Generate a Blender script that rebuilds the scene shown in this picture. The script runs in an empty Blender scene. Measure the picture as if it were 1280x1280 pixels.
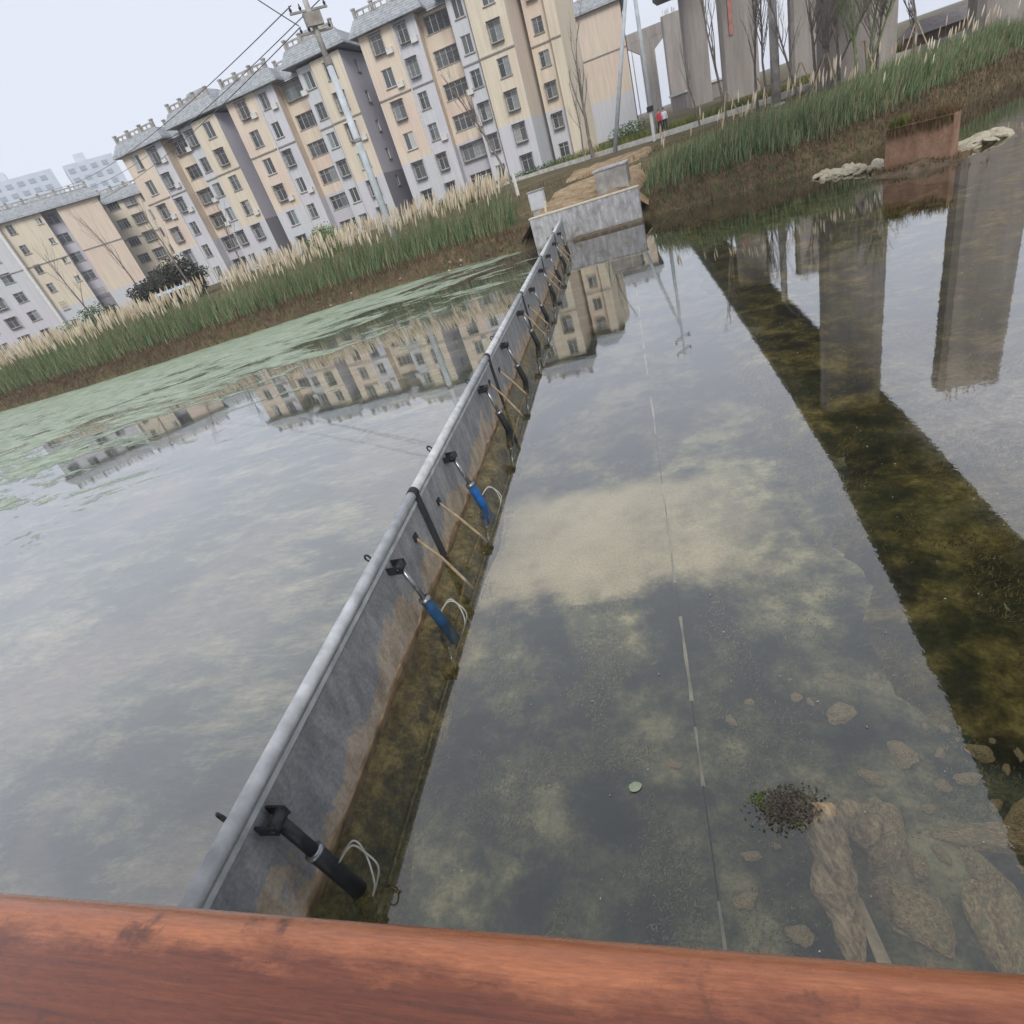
import bpy, bmesh, math, random
from math import radians, sin, cos, pi, sqrt, atan2, exp
from mathutils import Vector, Matrix, noise as mnoise
random.seed(7)
SC = bpy.context.scene
COL = SC.collection

# ------------------------------------------------------------------ camera
CAMZ = 4.5
cam_d = bpy.data.cameras.new('camera'); cam = bpy.data.objects.new('camera', cam_d); COL.objects.link(cam)
cam_d.sensor_width = 36; cam_d.lens = 700 / 1280 * 36; cam_d.clip_start = 0.02; cam_d.clip_end = 6000
PITCH, ROLL = radians(30.68), radians(19.82)      # looking down, horizon rising to the right
fwd = Vector((0, cos(PITCH), -sin(PITCH))); right0 = Vector((1, 0, 0)); up0 = right0.cross(fwd)
up = up0 * cos(ROLL) + right0 * sin(ROLL); right = fwd.cross(up)
M = Matrix((right, up, -fwd)).transposed().to_4x4(); M.translation = Vector((0, 0, CAMZ))
cam.matrix_world = M
SC.camera = cam

# ------------------------------------------------------------------ sky, sun, exposure
SUN_EL, SUN_AZ = radians(40), radians(180)        # azimuth clockwise from +Y: behind the camera, to the left
w = bpy.data.worlds.new('World'); SC.world = w; w.use_nodes = True
nt = w.node_tree; nt.nodes.clear()
sky = nt.nodes.new('ShaderNodeTexSky'); sky.sky_type = 'NISHITA'; sky.sun_disc = False
sky.sun_elevation = SUN_EL; sky.sun_rotation = SUN_AZ; sky.air_density = 1.0; sky.dust_density = 6.0; sky.altitude = 1800
bg = nt.nodes.new('ShaderNodeBackground'); bg.inputs[1].default_value = 0.1
mixn = nt.nodes.new('ShaderNodeMix'); mixn.data_type = 'RGBA'; mixn.inputs[0].default_value = 0.86
mixn.inputs[7].default_value = (5.55, 5.72, 6.25, 1)   # the even overcast layer
outn = nt.nodes.new('ShaderNodeOutputWorld')
nt.links.new(sky.outputs[0], mixn.inputs[6]); nt.links.new(mixn.outputs[2], bg.inputs[0]); nt.links.new(bg.outputs[0], outn.inputs[0])
sd = bpy.data.lights.new('sun', 'SUN'); sd.energy = 1.5; sd.angle = radians(25); sd.color = (1.0, 0.96, 0.9)
so = bpy.data.objects.new('sun', sd); COL.objects.link(so); so.location = (-10, -40, 40)
sdir = Vector((sin(SUN_AZ) * cos(SUN_EL), cos(SUN_AZ) * cos(SUN_EL), sin(SUN_EL)))
so.rotation_euler = sdir.to_track_quat('Z', 'Y').to_euler()
SC.view_settings.view_transform = 'Standard'; SC.view_settings.look = 'None'
SC.view_settings.exposure = 0.7; SC.view_settings.gamma = 1.0; SC.view_settings.use_curve_mapping = False
SC.render.engine = 'CYCLES'
SC.cycles.max_bounces = 8; SC.cycles.transparent_max_bounces = 16; SC.cycles.caustics_reflective = False; SC.cycles.caustics_refractive = False

# ------------------------------------------------------------------ mesh helpers
class MB:
    def __init__(s): s.v = []; s.f = []
    def quad(s, a, b, c, d):
        i = len(s.v); s.v += [tuple(a), tuple(b), tuple(c), tuple(d)]; s.f.append((i, i + 1, i + 2, i + 3)); return s
    def tri(s, a, b, c):
        i = len(s.v); s.v += [tuple(a), tuple(b), tuple(c)]; s.f.append((i, i + 1, i + 2)); return s
    def box(s, x0, x1, y0, y1, z0, z1):
        i = len(s.v)
        s.v += [(x0, y0, z0), (x1, y0, z0), (x1, y1, z0), (x0, y1, z0), (x0, y0, z1), (x1, y0, z1), (x1, y1, z1), (x0, y1, z1)]
        for q in ((0, 3, 2, 1), (4, 5, 6, 7), (0, 1, 5, 4), (1, 2, 6, 5), (2, 3, 7, 6), (3, 0, 4, 7)): s.f.append(tuple(i + k for k in q))
        return s
    def prism(s, poly, z0, z1, top=None):
        """closed prism over a polygon (ccw); top = another polygon of the same length"""
        n = len(poly); i = len(s.v); top = top or poly
        s.v += [(x, y, z0) for x, y in poly] + [(x, y, z1) for x, y in top]
        for k in range(n): s.f.append((i + k, i + (k + 1) % n, i + n + (k + 1) % n, i + n + k))
        s.f.append(tuple(i + n - 1 - k for k in range(n))); s.f.append(tuple(i + n + k for k in range(n)))
        return s
    def tube(s, pts, rad, n=8, caps=True):
        pts = [Vector(p) for p in pts]
        if not hasattr(rad, '__len__'): rad = [rad] * len(pts)
        i0 = len(s.v); ref = None
        for k, p in enumerate(pts):
            t = (pts[min(k + 1, len(pts) - 1)] - pts[max(k - 1, 0)])
            if t.length < 1e-9: t = Vector((0, 0, 1))
            t.normalize()
            if ref is None: ref = Vector((1, 0, 0)) if abs(t.x) < .8 else Vector((0, 1, 0))
            u = (ref - t * ref.dot(t)).normalized(); v = t.cross(u); ref = u
            for a in range(n):
                q = p + (u * cos(2 * pi * a / n) + v * sin(2 * pi * a / n)) * rad[k]; s.v.append(tuple(q))
        for k in range(len(pts) - 1):
            for a in range(n):
                b = (a + 1) % n
                s.f.append((i0 + k * n + a, i0 + k * n + b, i0 + (k + 1) * n + b, i0 + (k + 1) * n + a))
        if caps:
            s.f.append(tuple(i0 + n - 1 - a for a in range(n))); e = i0 + (len(pts) - 1) * n
            s.f.append(tuple(e + a for a in range(n)))
        return s
    def mesh(s, name, mat, smooth=False):
        m = bpy.data.meshes.new(name); m.from_pydata(s.v, [], s.f); m.update()
        if mat: m.materials.append(mat)
        if smooth: m.polygons.foreach_set('use_smooth', [True] * len(m.polygons))
        return m
    def build(s, name, mat, parent=None, smooth=False):
        return link(name, s.mesh(name, mat, smooth), parent)

def link(name, mesh, parent=None):
    o = bpy.data.objects.new(name, mesh); COL.objects.link(o)
    if parent: o.parent = parent
    return o
def tag(o, label=None, cat=None, group=None, kind=None):
    if label: o['label'] = label
    if cat: o['category'] = cat
    if group: o['group'] = group
    if kind: o['kind'] = kind
    return o
def empty(name, loc=(0, 0, 0), rz=0.0):
    o = bpy.data.objects.new(name, None); COL.objects.link(o); o.location = loc; o.rotation_euler = (0, 0, rz); return o
def bevel(o, width, seg=2):
    m = o.modifiers.new('bevel', 'BEVEL'); m.width = width; m.segments = seg; m.limit_method = 'ANGLE'; m.angle_limit = radians(40); return o
def fbm(x, y, z=0.0, oct=4):
    a, f, t = 1.0, 1.0, 0.0
    for _ in range(oct): t += a * mnoise.noise(Vector((x * f, y * f, z * f + 3.1 * f))); a *= .5; f *= 2.03
    return t

# ------------------------------------------------------------------ materials
MATS = {}
class NT:
    def __init__(s, name):
        s.m = bpy.data.materials.new(name); s.m.use_nodes = True; s.t = s.m.node_tree; s.t.nodes.clear()
        s.out = s.n('ShaderNodeOutputMaterial'); s.co = s.n('ShaderNodeTexCoord')
    def n(s, typ): return s.t.nodes.new(typ)
    def l(s, a, b): s.t.links.new(a, b)
    def noise(s, scale, detail=4, rough=.55, vec=None, dist=0.0, stretch=None):
        nn = s.n('ShaderNodeTexNoise'); nn.inputs['Scale'].default_value = scale; nn.inputs['Detail'].default_value = detail
        nn.inputs['Roughness'].default_value = rough; nn.inputs['Distortion'].default_value = dist
        v = vec or s.co.outputs['Object']
        if stretch:
            mp = s.n('ShaderNodeMapping'); mp.inputs['Scale'].default_value = stretch; s.l(v, mp.inputs[0]); v = mp.outputs[0]
        s.l(v, nn.inputs['Vector']); return nn.outputs['Fac']
    def ramp(s, fac, stops):
        r = s.n('ShaderNodeValToRGB'); el = r.color_ramp.elements
        while len(el) < len(stops): el.new(.5)
        for e, (p, c) in zip(el, stops):
            e.position = p; e.color = (*c, 1) if hasattr(c, '__len__') else (c, c, c, 1)
        s.l(fac, r.inputs[0]); return r.outputs[0]
    def mix(s, fac, a, b, mode='MIX'):
        x = s.n('ShaderNodeMix'); x.data_type = 'RGBA'; x.blend_type = mode
        for sock, val in ((0, fac), (6, a), (7, b)):
            if hasattr(val, 'is_linked') or hasattr(val, 'links'): s.l(val, x.inputs[sock])
            else: x.inputs[sock].default_value = val if sock == 0 else (*val, 1)
        return x.outputs[2]
    def math(s, op, a, b=0.0, c=None, clamp=False):
        x = s.n('ShaderNodeMath'); x.operation = op; x.use_clamp = clamp
        for i, val in enumerate((a, b, c)):
            if val is None: continue
            if hasattr(val, 'links'): s.l(val, x.inputs[i])
            else: x.inputs[i].default_value = val
        return x.outputs[0]
    def bump(s, h, strength=.3, dist=.02):
        b = s.n('ShaderNodeBump'); b.inputs['Strength'].default_value = strength; b.inputs['Distance'].default_value = dist
        s.l(h, b.inputs['Height']); return b.outputs[0]
    def bsdf(s, col, rough=.8, metal=0.0, normal=None, spec=.4, coat=0.0):
        p = s.n('ShaderNodeBsdfPrincipled')
        for k, val in (('Base Color', col), ('Roughness', rough), ('Metallic', metal)):
            if hasattr(val, 'links'): s.l(val, p.inputs[k])
            else: p.inputs[k].default_value = (*val, 1) if k == 'Base Color' else val
        p.inputs['Specular IOR Level'].default_value = spec
        p.inputs['Coat Weight'].default_value = coat; p.inputs['Coat Roughness'].default_value = .12
        if normal: s.l(normal, p.inputs['Normal'])
        s.l(p.outputs[0], s.out.inputs[0]); return p
    def xyz(s):
        x = s.n('ShaderNodeSeparateXYZ'); s.l(s.co.outputs['Object'], x.inputs[0]); return x.outputs

def simple(name, col, rough=.75, metal=0.0, var=.25, scale=3.0, bump=.15, spec=.35, coat=0.0, stretch=None):
    if name in MATS: return MATS[name]
    t = NT(name); f = t.noise(scale, 6, .6, stretch=stretch)
    dark = tuple(c * (1 - var) for c in col); light = tuple(min(1, c * (1 + var * .8)) for c in col)
    c = t.ramp(f, [(.3, dark), (.7, light)])
    f2 = t.noise(scale * 9, 3)
    t.bsdf(c, rough, metal, t.bump(f2, bump, .01) if bump else None, spec, coat)
    MATS[name] = t.m; return t.m

def plaster(name, a, b, stain=.35):
    """painted render: two neighbouring paint tones in soft patches, rain streaks below"""
    t = NT(name)
    f = t.noise(.22, 2, .5); base = t.mix(t.ramp(f, [(.38, 0.0), (.62, 1.0)]), a, b)
    st = t.noise(1.0, 5, .65, stretch=(3.0, 3.0, .18)); st = t.ramp(st, [(.42, 0.0), (.75, 1.0)])
    gr = t.noise(14, 4); c = t.mix(t.math('MULTIPLY', st, stain), base, tuple(x * .55 for x in a))
    c = t.mix(.12, c, t.ramp(gr, [(.3, .2), (.7, .9)]), 'OVERLAY')
    t.bsdf(c, .9, 0, t.bump(t.noise(40, 3), .15, .01), .2); return t.m

def islands(name, stops, rough=.7, trans=0.25):
    """one colour per blade / leaf"""
    t = NT(name); g = t.n('ShaderNodeNewGeometry'); c = t.ramp(g.outputs['Random Per Island'], stops)
    d = t.n('ShaderNodeBsdfDiffuse'); tr = t.n('ShaderNodeBsdfTranslucent'); m = t.n('ShaderNodeMixShader'); m.inputs[0].default_value = trans
    t.l(c, d.inputs[0]); t.l(c, tr.inputs[0]); t.l(d.outputs[0], m.inputs[1]); t.l(tr.outputs[0], m.inputs[2]); t.l(m.outputs[0], t.out.inputs[0])
    return t.m

# ------------------------------------------------------------------ frame of the weir: u across (downstream +), s along
NV = Vector((.9440, -.3300, 0)).normalized(); TV = Vector((-NV.y, NV.x, 0))
WRZ = atan2(NV.y, NV.x)                       # rotation of an object whose x = u and y = s
def us(u, s, z=0.0): return NV * u + TV * s + Vector((0, 0, z))

# ------------------------------------------------------------------ the far bank
BANK = [(-420, 225), (-200, 128), (-90, 76), (-52, 57.5), (-36.3, 50.1), (-27, 45.9), (-20, 43.9), (-13.4, 42.2), (-7.6, 41.0), (-1.8, 39.2), (3.0, 37.2),
        (6.0, 34.9), (8.6, 33.3), (11.8, 31.5), (13.0, 30.3), (14.4, 29.1), (15.8, 28.2), (17.5, 27.6), (19.3, 27.5), (21.5, 28.0), (24.6, 28.9), (28.1, 30.2), (34.4, 33.0), (46, 37), (80, 46), (200, 70), (420, 110)]
def resample(pts, step):
    out = []
    for a, b in zip(pts, pts[1:]):
        L = math.dist(a, b); n = max(1, int(L / (step if L < 30 else 8)))
        for k in range(n): out.append((a[0] + (b[0] - a[0]) * k / n, a[1] + (b[1] - a[1]) * k / n))
    return out + [pts[-1]]
BP = resample(BANK, .8)
for _ in range(3): BP = [BP[0]] + [((a[0] + 2 * b[0] + c[0]) / 4, (a[1] + 2 * b[1] + c[1]) / 4) for a, b, c in zip(BP, BP[1:], BP[2:])] + [BP[-1]]
NRM = []
for k in range(len(BP)):
    a = BP[max(0, k - 1)]; b = BP[min(len(BP) - 1, k + 1)]; d = Vector((b[0] - a[0], b[1] - a[1])).normalized(); NRM.append(Vector((-d.y, d.x)))
for _ in range(14): NRM = [NRM[0]] + [((a + b * 2 + c) / 4).normalized() for a, b, c in zip(NRM, NRM[1:], NRM[2:])] + [NRM[-1]]
def smooth(x, a, b):
    t = min(1, max(0, (x - a) / (b - a))); return t * t * (3 - 2 * t)
def bank_h(x): return 1.05 + .35 * smooth(x, 9, 15) - .1 * smooth(x, 30, 40)
def bank_point(k, d, wob=True):
    x, y = BP[k]; n = NRM[k]; h = bank_h(x)
    prof = [(-6, -1.1), (-2.2, -.75), (-.5, -.3), (0, 0), (.3, .32 * h), (.9, .74 * h), (1.7, h), (4.5, h + .2), (8, 2.15), (14, 2.2), (30, 2.25), (80, 2.3), (5000, 2.4)]
    z = prof[-1][1]
    for (d0, z0), (d1, z1) in zip(prof, prof[1:]):
        if d <= d1: z = z0 + (z1 - z0) * (d - d0) / (d1 - d0); break
    dn = min(d, 6); px = x + n.x * dn; py = y + n.y * dn + max(0, d - 6)
    if wob and -1 < d < 20:
        z += .12 * fbm(px * .6, py * .6) * min(1, max(0, d + .2)); 
        if d < 3: px += .18 * fbm(px * .9, py * .9, 5); py += .25 * fbm(px * .9, py * .9, 9)
    return px, py, z
DS = [-6, -2.2, -.5, 0, .15, .3, .6, .9, 1.3, 1.7, 2.6, 3.5, 4.5, 6, 8, 10, 14, 20, 30, 50, 80, 200, 800, 4000]
mb = MB()
for k in range(len(BP)):
    for d in DS: mb.v.append(bank_point(k, d))
nD = len(DS)
for k in range(len(BP) - 1):
    for j in range(nD - 1): a = k * nD + j; mb.f.append((a, a + nD, a + nD + 1, a + 1))
t = NT('bank_soil')
f1 = t.noise(.35, 5, .6); f2 = t.noise(2.2, 6, .65); f3 = t.noise(14, 4)
c = t.mix(t.ramp(f1, [(.4, 0.0), (.62, 1.0)]), (.095, .075, .048), (.17, .13, .075))
c = t.mix(t.ramp(f2, [(.48, 0.0), (.62, 1.0)]), c, (.075, .088, .04)); c = t.mix(.5, c, t.ramp(f3, [(.3, .15), (.7, .85)]), 'OVERLAY')
t.bsdf(c, .95, 0, t.bump(f3, .6, .05), .1); M_SOIL = t.m
ground = mb.build('ground', M_SOIL, smooth=True); tag(ground, kind='structure')
def nearest(x0, x1): return [k for k in range(len(BP)) if x0 <= BP[k][0] <= x1]

# ------------------------------------------------------------------ river bed, apron, water
GU = -3.43                                    # the gate stands on this line
def grid_bed(name, u0, u1, s0, s1, nu, ns, zf, mat):
    m = MB()
    for j in range(ns + 1):
        for i in range(nu + 1):
            u = u0 + (u1 - u0) * i / nu; s = s0 + (s1 - s0) * j / ns; m.v.append((u, s, zf(u, s)))
    for j in range(ns):
        for i in range(nu): a = j * (nu + 1) + i; m.f.append((a, a + 1, a + nu + 2, a + nu + 1))
    o = m.build(name, mat, smooth=True); o.rotation_euler = (0, 0, WRZ); tag(o, kind='structure'); return o
# downstream: weed, stones and silt in mounds
t = NT('bed_downstream'); X = t.xyz()
f1 = t.noise(.5, 6, .65, dist=.2); f2 = t.noise(1.3, 10, .72, dist=.2); f3 = t.noise(12, 10, .8)
c = t.ramp(f2, [(.38, (.01, .009, .002)), (.46, (.05, .04, .008)), (.54, (.19, .14, .032)), (.65, (.46, .35, .11))])
c = t.mix(t.ramp(f1, [(.45, 0.0), (.66, .8)]), c, t.ramp(f3, [(.3, (.014, .018, .005)), (.7, (.085, .095, .025))]))
lo_ = t.n('ShaderNodeMapRange'); lo_.interpolation_type = 'SMOOTHSTEP'; lo_.inputs[1].default_value = 3.2; lo_.inputs[2].default_value = 4.4; t.l(t.math('ADD', X[0], t.math('MULTIPLY_ADD', f1, 2.0, -1.0)), lo_.inputs[0])
hi_ = t.n('ShaderNodeMapRange'); hi_.interpolation_type = 'SMOOTHSTEP'; hi_.inputs[1].default_value = 8.5; hi_.inputs[2].default_value = 12; hi_.inputs[3].default_value = 1; hi_.inputs[4].default_value = 0; t.l(X[1], hi_.inputs[0])
c = t.mix(t.math('MULTIPLY', t.math('MULTIPLY', lo_.outputs[0], hi_.outputs[0]), t.ramp(f2, [(.36, .25), (.52, 1.0)])), c, t.ramp(f3, [(.3, (.34, .26, .2)), (.7, (.56, .46, .37))]))
c = t.mix(.75, c, t.ramp(f3, [(.3, .1), (.72, .95)]), 'OVERLAY')
t.bsdf(c, .95, 0, t.bump(f3, .8, .06), .1); M_BEDD = t.m
grid_bed('river_bed_downstream', GU, 60, -8, 42, 210, 190,
         lambda u, s: -.66 + .21 * smooth(u + .5 * fbm(u * .6, s * .6, 21), .9, 2.3) + (.09 * fbm(u * .7, s * .7) + .06 * fbm(u * 2.4, s * 2.4, 7)) * smooth(u, 1.2, 2.6) - .12 * smooth(u, 4, 16) - .03 * max(0, min(6, s - 9)) * smooth(u, 3, 4), M_BEDD)
# upstream: pale weed beds combed along the current
t = NT('bed_upstream')
f1 = t.noise(1.0, 12, .76, dist=.15, stretch=(.5, 1.2, 1)); f2 = t.noise(7, 10, .8, dist=.1, stretch=(.4, 1.3, 1)); f3 = t.noise(.28, 3)
c = t.ramp(f1, [(.36, (.02, .028, .02)), (.48, (.08, .09, .05)), (.56, (.34, .3, .16)), (.66, (.66, .53, .34))])
c = t.mix(t.ramp(f3, [(.48, 0.0), (.62, .7)]), c, (.36, .23, .16), 'MIX')
c = t.mix(.8, c, t.ramp(f2, [(.3, .1), (.7, .9)]), 'OVERLAY')
t.bsdf(c, .95, 0, t.bump(f2, .6, .05), .1); M_BEDU = t.m
grid_bed('river_bed_upstream', -130, GU, -12, 110, 90, 90, lambda u, s: -.7 + .12 * fbm(u * .5, s * .4), M_BEDU)

# concrete apron downstream of the gate: slabs with a pale raised joint
t = NT('apron_concrete'); X = t.xyz()
f1 = t.noise(.8, 7, .62, dist=.2); f2 = t.math('MULTIPLY_ADD', t.noise(1.1, 3, .5), .55, t.math('MULTIPLY', t.noise(3.4, 12, .74, dist=.1), .45)); f3 = t.noise(28, 5, .75)
alg = t.ramp(f2, [(.4, (.016, .021, .015)), (.465, (.055, .06, .036)), (.53, (.19, .175, .09)), (.61, (.5, .43, .23))])
wd = t.math('MULTIPLY_ADD', t.noise(.9, 5, .6), 1.5, -.75)
sU = t.math('ADD', X[0], wd); sS = t.math('ADD', t.math('ADD', X[1], t.math('MULTIPLY', wd, .9)), t.math('MULTIPLY_ADD', f2, 1.2, -.6))
def band(t, v, a, b, soft):
    lo = t.n('ShaderNodeMapRange'); lo.interpolation_type = 'SMOOTHSTEP'; lo.inputs[1].default_value = a - soft; lo.inputs[2].default_value = a + soft; t.l(v, lo.inputs[0])
    hi = t.n('ShaderNodeMapRange'); hi.interpolation_type = 'SMOOTHSTEP'; hi.inputs[1].default_value = b - soft; hi.inputs[2].default_value = b + soft
    hi.inputs[3].default_value = 1; hi.inputs[4].default_value = 0; t.l(v, hi.inputs[0])
    return t.math('MULTIPLY', lo.outputs[0], hi.outputs[0])
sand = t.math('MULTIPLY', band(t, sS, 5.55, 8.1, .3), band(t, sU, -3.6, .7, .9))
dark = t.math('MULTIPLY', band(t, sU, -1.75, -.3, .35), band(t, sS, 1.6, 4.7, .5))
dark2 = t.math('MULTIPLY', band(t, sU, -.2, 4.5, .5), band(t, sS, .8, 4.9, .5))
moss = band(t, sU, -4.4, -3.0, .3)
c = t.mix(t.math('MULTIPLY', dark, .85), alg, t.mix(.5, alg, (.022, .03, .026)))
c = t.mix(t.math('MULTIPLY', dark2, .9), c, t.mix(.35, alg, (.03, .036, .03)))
c = t.mix(t.math('MULTIPLY', moss, .92), c, t.ramp(f2, [(.3, (.03, .022, .006)), (.52, (.12, .085, .025)), (.7, (.3, .22, .08))]))
sandc = t.ramp(f2, [(.3, (.46, .35, .2)), (.7, (.74, .6, .38))])
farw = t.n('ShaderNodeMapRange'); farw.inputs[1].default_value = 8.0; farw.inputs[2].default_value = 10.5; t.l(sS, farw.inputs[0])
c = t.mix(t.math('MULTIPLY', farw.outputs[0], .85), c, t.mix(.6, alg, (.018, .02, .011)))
c = t.mix(t.math('MULTIPLY', sand, t.ramp(f1, [(.28, .55), (.5, 1.0)])), c, sandc)
c = t.mix(.55, c, t.ramp(f3, [(.3, .25), (.7, .8)]), 'OVERLAY')
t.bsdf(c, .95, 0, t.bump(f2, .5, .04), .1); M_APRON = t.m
apron = empty('concrete_apron', (0, 0, 0), WRZ); tag(apron, kind='structure')
for i, (u0, u1) in enumerate(((GU + .1, -.207), (-.193, 2.9))):
    for j in range(1):
        s0 = -4.9; m = MB()
        zt = -.5
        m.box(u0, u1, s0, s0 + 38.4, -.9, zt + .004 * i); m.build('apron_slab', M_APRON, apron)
M_JOINT = simple('joint_mortar', (.5, .44, .3), .9, 0, .5, 2.5, .4)
m = MB(); pts = []
for k in range(120):
    s = -4 + k * .3; wdt = .016 + .02 * fbm(s * 1.7, 0, 2); a = -.2 + .015 * fbm(s * .8, 4)
    pts.append((a, s, max(.006, wdt)))
for (a, s, wv), (b, s2, w2) in zip(pts, pts[1:]):
    if fbm(s * .7, 11) < -.12: continue
    m.quad((a - wv, s, -.492), (a, s, -.478), (b, s2, -.478), (b - w2, s2, -.492)); m.quad((a, s, -.478), (a + wv, s, -.492), (b + w2, s2, -.492), (b, s2, -.478))
m.build('joint_ridge', M_JOINT, apron)

t = NT('moss'); f2 = t.noise(3.0, 10, .76); f3 = t.noise(16, 7, .75); f1 = t.noise(.9, 4, .6)
c = t.ramp(f2, [(.37, (.03, .022, .005)), (.46, (.13, .095, .022)), (.54, (.3, .22, .06)), (.64, (.56, .42, .15))]); c = t.mix(t.ramp(f1, [(.45, 0.0), (.65, .7)]), c, t.ramp(f3, [(.35, (.05, .06, .012)), (.65, (.16, .17, .05))]))
c = t.mix(.8, c, t.ramp(f3, [(.3, .1), (.7, .9)]), 'OVERLAY'); t.bsdf(c, .95, 0, t.bump(f3, .9, .06), .1); M_MOSS = t.m
m = MB(); nu, ns = 10, 300
for j in range(ns + 1):
    for i in range(nu + 1):
        f = i / nu; s_ = -4 + 37 * j / ns; e = .12 * fbm(s_ * .8, 3); m.v.append((GU + .03 + (.5 + e) * f, s_, -.07 - .44 * f ** 1.3 + .05 * fbm(f * 3, s_ * 2.2, 1) * (1 - f)))
for j in range(ns):
    for i in range(nu): a = j * (nu + 1) + i; m.f.append((a, a + 1, a + nu + 2, a + nu + 1))
m.build('mossy_sill', M_MOSS, apron, True)
def water_mat(name, murk_col, murk, tint, ripple, ior, stretch):
    t = NT(name)
    n1 = t.noise(5.5, 3, .5, stretch=stretch); n2 = t.noise(1.1, 2, .5, stretch=stretch); n3 = t.noise(22, 2, .5, stretch=stretch)
    h = t.math('ADD', t.math('ADD', t.math('MULTIPLY', n1, .35), n2), t.math('MULTIPLY', n3, .06))
    nb = t.bump(h, ripple, .02)
    ge = t.n('ShaderNodeNewGeometry'); dt = t.n('ShaderNodeVectorMath'); dt.operation = 'DOT_PRODUCT'; t.l(ge.outputs['Incoming'], dt.inputs[0]); t.l(nb, dt.inputs[1])
    cs = t.math('SUBTRACT', 1.0, t.math('ABSOLUTE', dt.outputs['Value'])); frv = t.math('MULTIPLY_ADD', t.math('POWER', cs, 1.85), 1 - ior, ior, True)   # Schlick, the same from both sides
    gl = t.n('ShaderNodeBsdfGlossy'); gl.inputs['Roughness'].default_value = .0; t.l(nb, gl.inputs['Normal'])
    tr = t.n('ShaderNodeBsdfTransparent'); tr.inputs[0].default_value = (*tint, 1)
    df = t.n('ShaderNodeBsdfDiffuse'); df.inputs[0].default_value = (*murk_col, 1)
    m1 = t.n('ShaderNodeMixShader'); t.l(tr.outputs[0], m1.inputs[1]); t.l(df.outputs[0], m1.inputs[2])
    cl = t.noise(.35, 4, .55); t.l(t.math('MULTIPLY', t.ramp(cl, [(.3, .6), (.7, 1.3)]), murk), m1.inputs[0])
    m2 = t.n('ShaderNodeMixShader'); t.l(frv, m2.inputs[0]); t.l(m1.outputs[0], m2.inputs[1]); t.l(gl.outputs[0], m2.inputs[2])
    t.l(m2.outputs[0], t.out.inputs[0]); return t.m
M_WD = water_mat('water_downstream', (.16, .17, .13), .05, (.95, .97, .92), .055, .095, (1, 1, 1))
M_WU = water_mat('water_upstream', (.4, .44, .41), .2, (.94, .97, .94), .045, .115, (1, 1, 1))
def sheet(name, poly, z, mat):
    m = MB(); m.v = [(x, y, z) for x, y in poly]; m.f = [tuple(range(len(poly)))]; o = m.build(name, mat); o.rotation_euler = (0, 0, WRZ); return tag(o, kind='structure')
sheet('water_downstream', [(GU + .02, -60), (400, -60), (400, 130), (60, 60), (GU + .02, 36)], 0, M_WD)
sheet('water_upstream', [(-420, -60), (GU - .06, -60), (GU - .06, 36), (-60, 60), (-420, 120)], 0.004, M_WU)

# ------------------------------------------------------------------ floating algae upstream
t = NT('algae_film'); X = t.xyz()
f1 = t.noise(.33, 9, .72, dist=.6, stretch=(.55, 1.5, 1)); f2 = t.noise(1.6, 10, .76, dist=.5, stretch=(.5, 1.6, 1)); f3 = t.noise(9, 6, .75)
s_in = t.n('ShaderNodeMapRange'); s_in.inputs[1].default_value = 13; s_in.inputs[2].default_value = 36; s_in.inputs[3].default_value = -.1; s_in.inputs[4].default_value = .15; t.l(X[1], s_in.inputs[0])
u_in = t.n('ShaderNodeMapRange'); u_in.inputs[1].default_value = -5; u_in.inputs[2].default_value = -22; u_in.inputs[3].default_value = -.13; u_in.inputs[4].default_value = .13; t.l(X[0], u_in.inputs[0])
d = t.math('ADD', t.math('ADD', t.math('MULTIPLY_ADD', f1, 1.15, -.2), t.math('MULTIPLY', f2, .25)), t.math('ADD', s_in.outputs[0], u_in.outputs[0]))
d = t.math('ADD', d, t.math('MULTIPLY_ADD', f3, .16, -.08)); al = t.ramp(d, [(.53, 0.0), (.56, .6), (.64, .95)])
c = t.ramp(f2, [(.36, (.15, .19, .12)), (.5, (.27, .33, .235)), (.66, (.42, .47, .37))]); c = t.mix(.35, c, t.ramp(f3, [(.3, .25), (.7, .85)]), 'OVERLAY')
df = t.n('ShaderNodeBsdfPrincipled'); t.l(c, df.inputs['Base Color']); df.inputs['Roughness'].default_value = .55; t.l(al, df.inputs['Alpha']); t.l(t.bump(f3, .3, .02), df.inputs['Normal'])
t.l(df.outputs[0], t.out.inputs[0])
m = MB(); m.v = [(-70, 9, .012), (-3.8, 9, .012), (-3.8, 35.5, .012), (-12, 43, .012), (-30, 58, .012), (-70, 80, .012)]; m.f = [tuple(range(6))]
o = m.build('algae_film', t.m); o.rotation_euler = (0, 0, WRZ); tag(o, 'pale green algae film floating along the reed bank', 'algae', kind='stuff')

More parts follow.
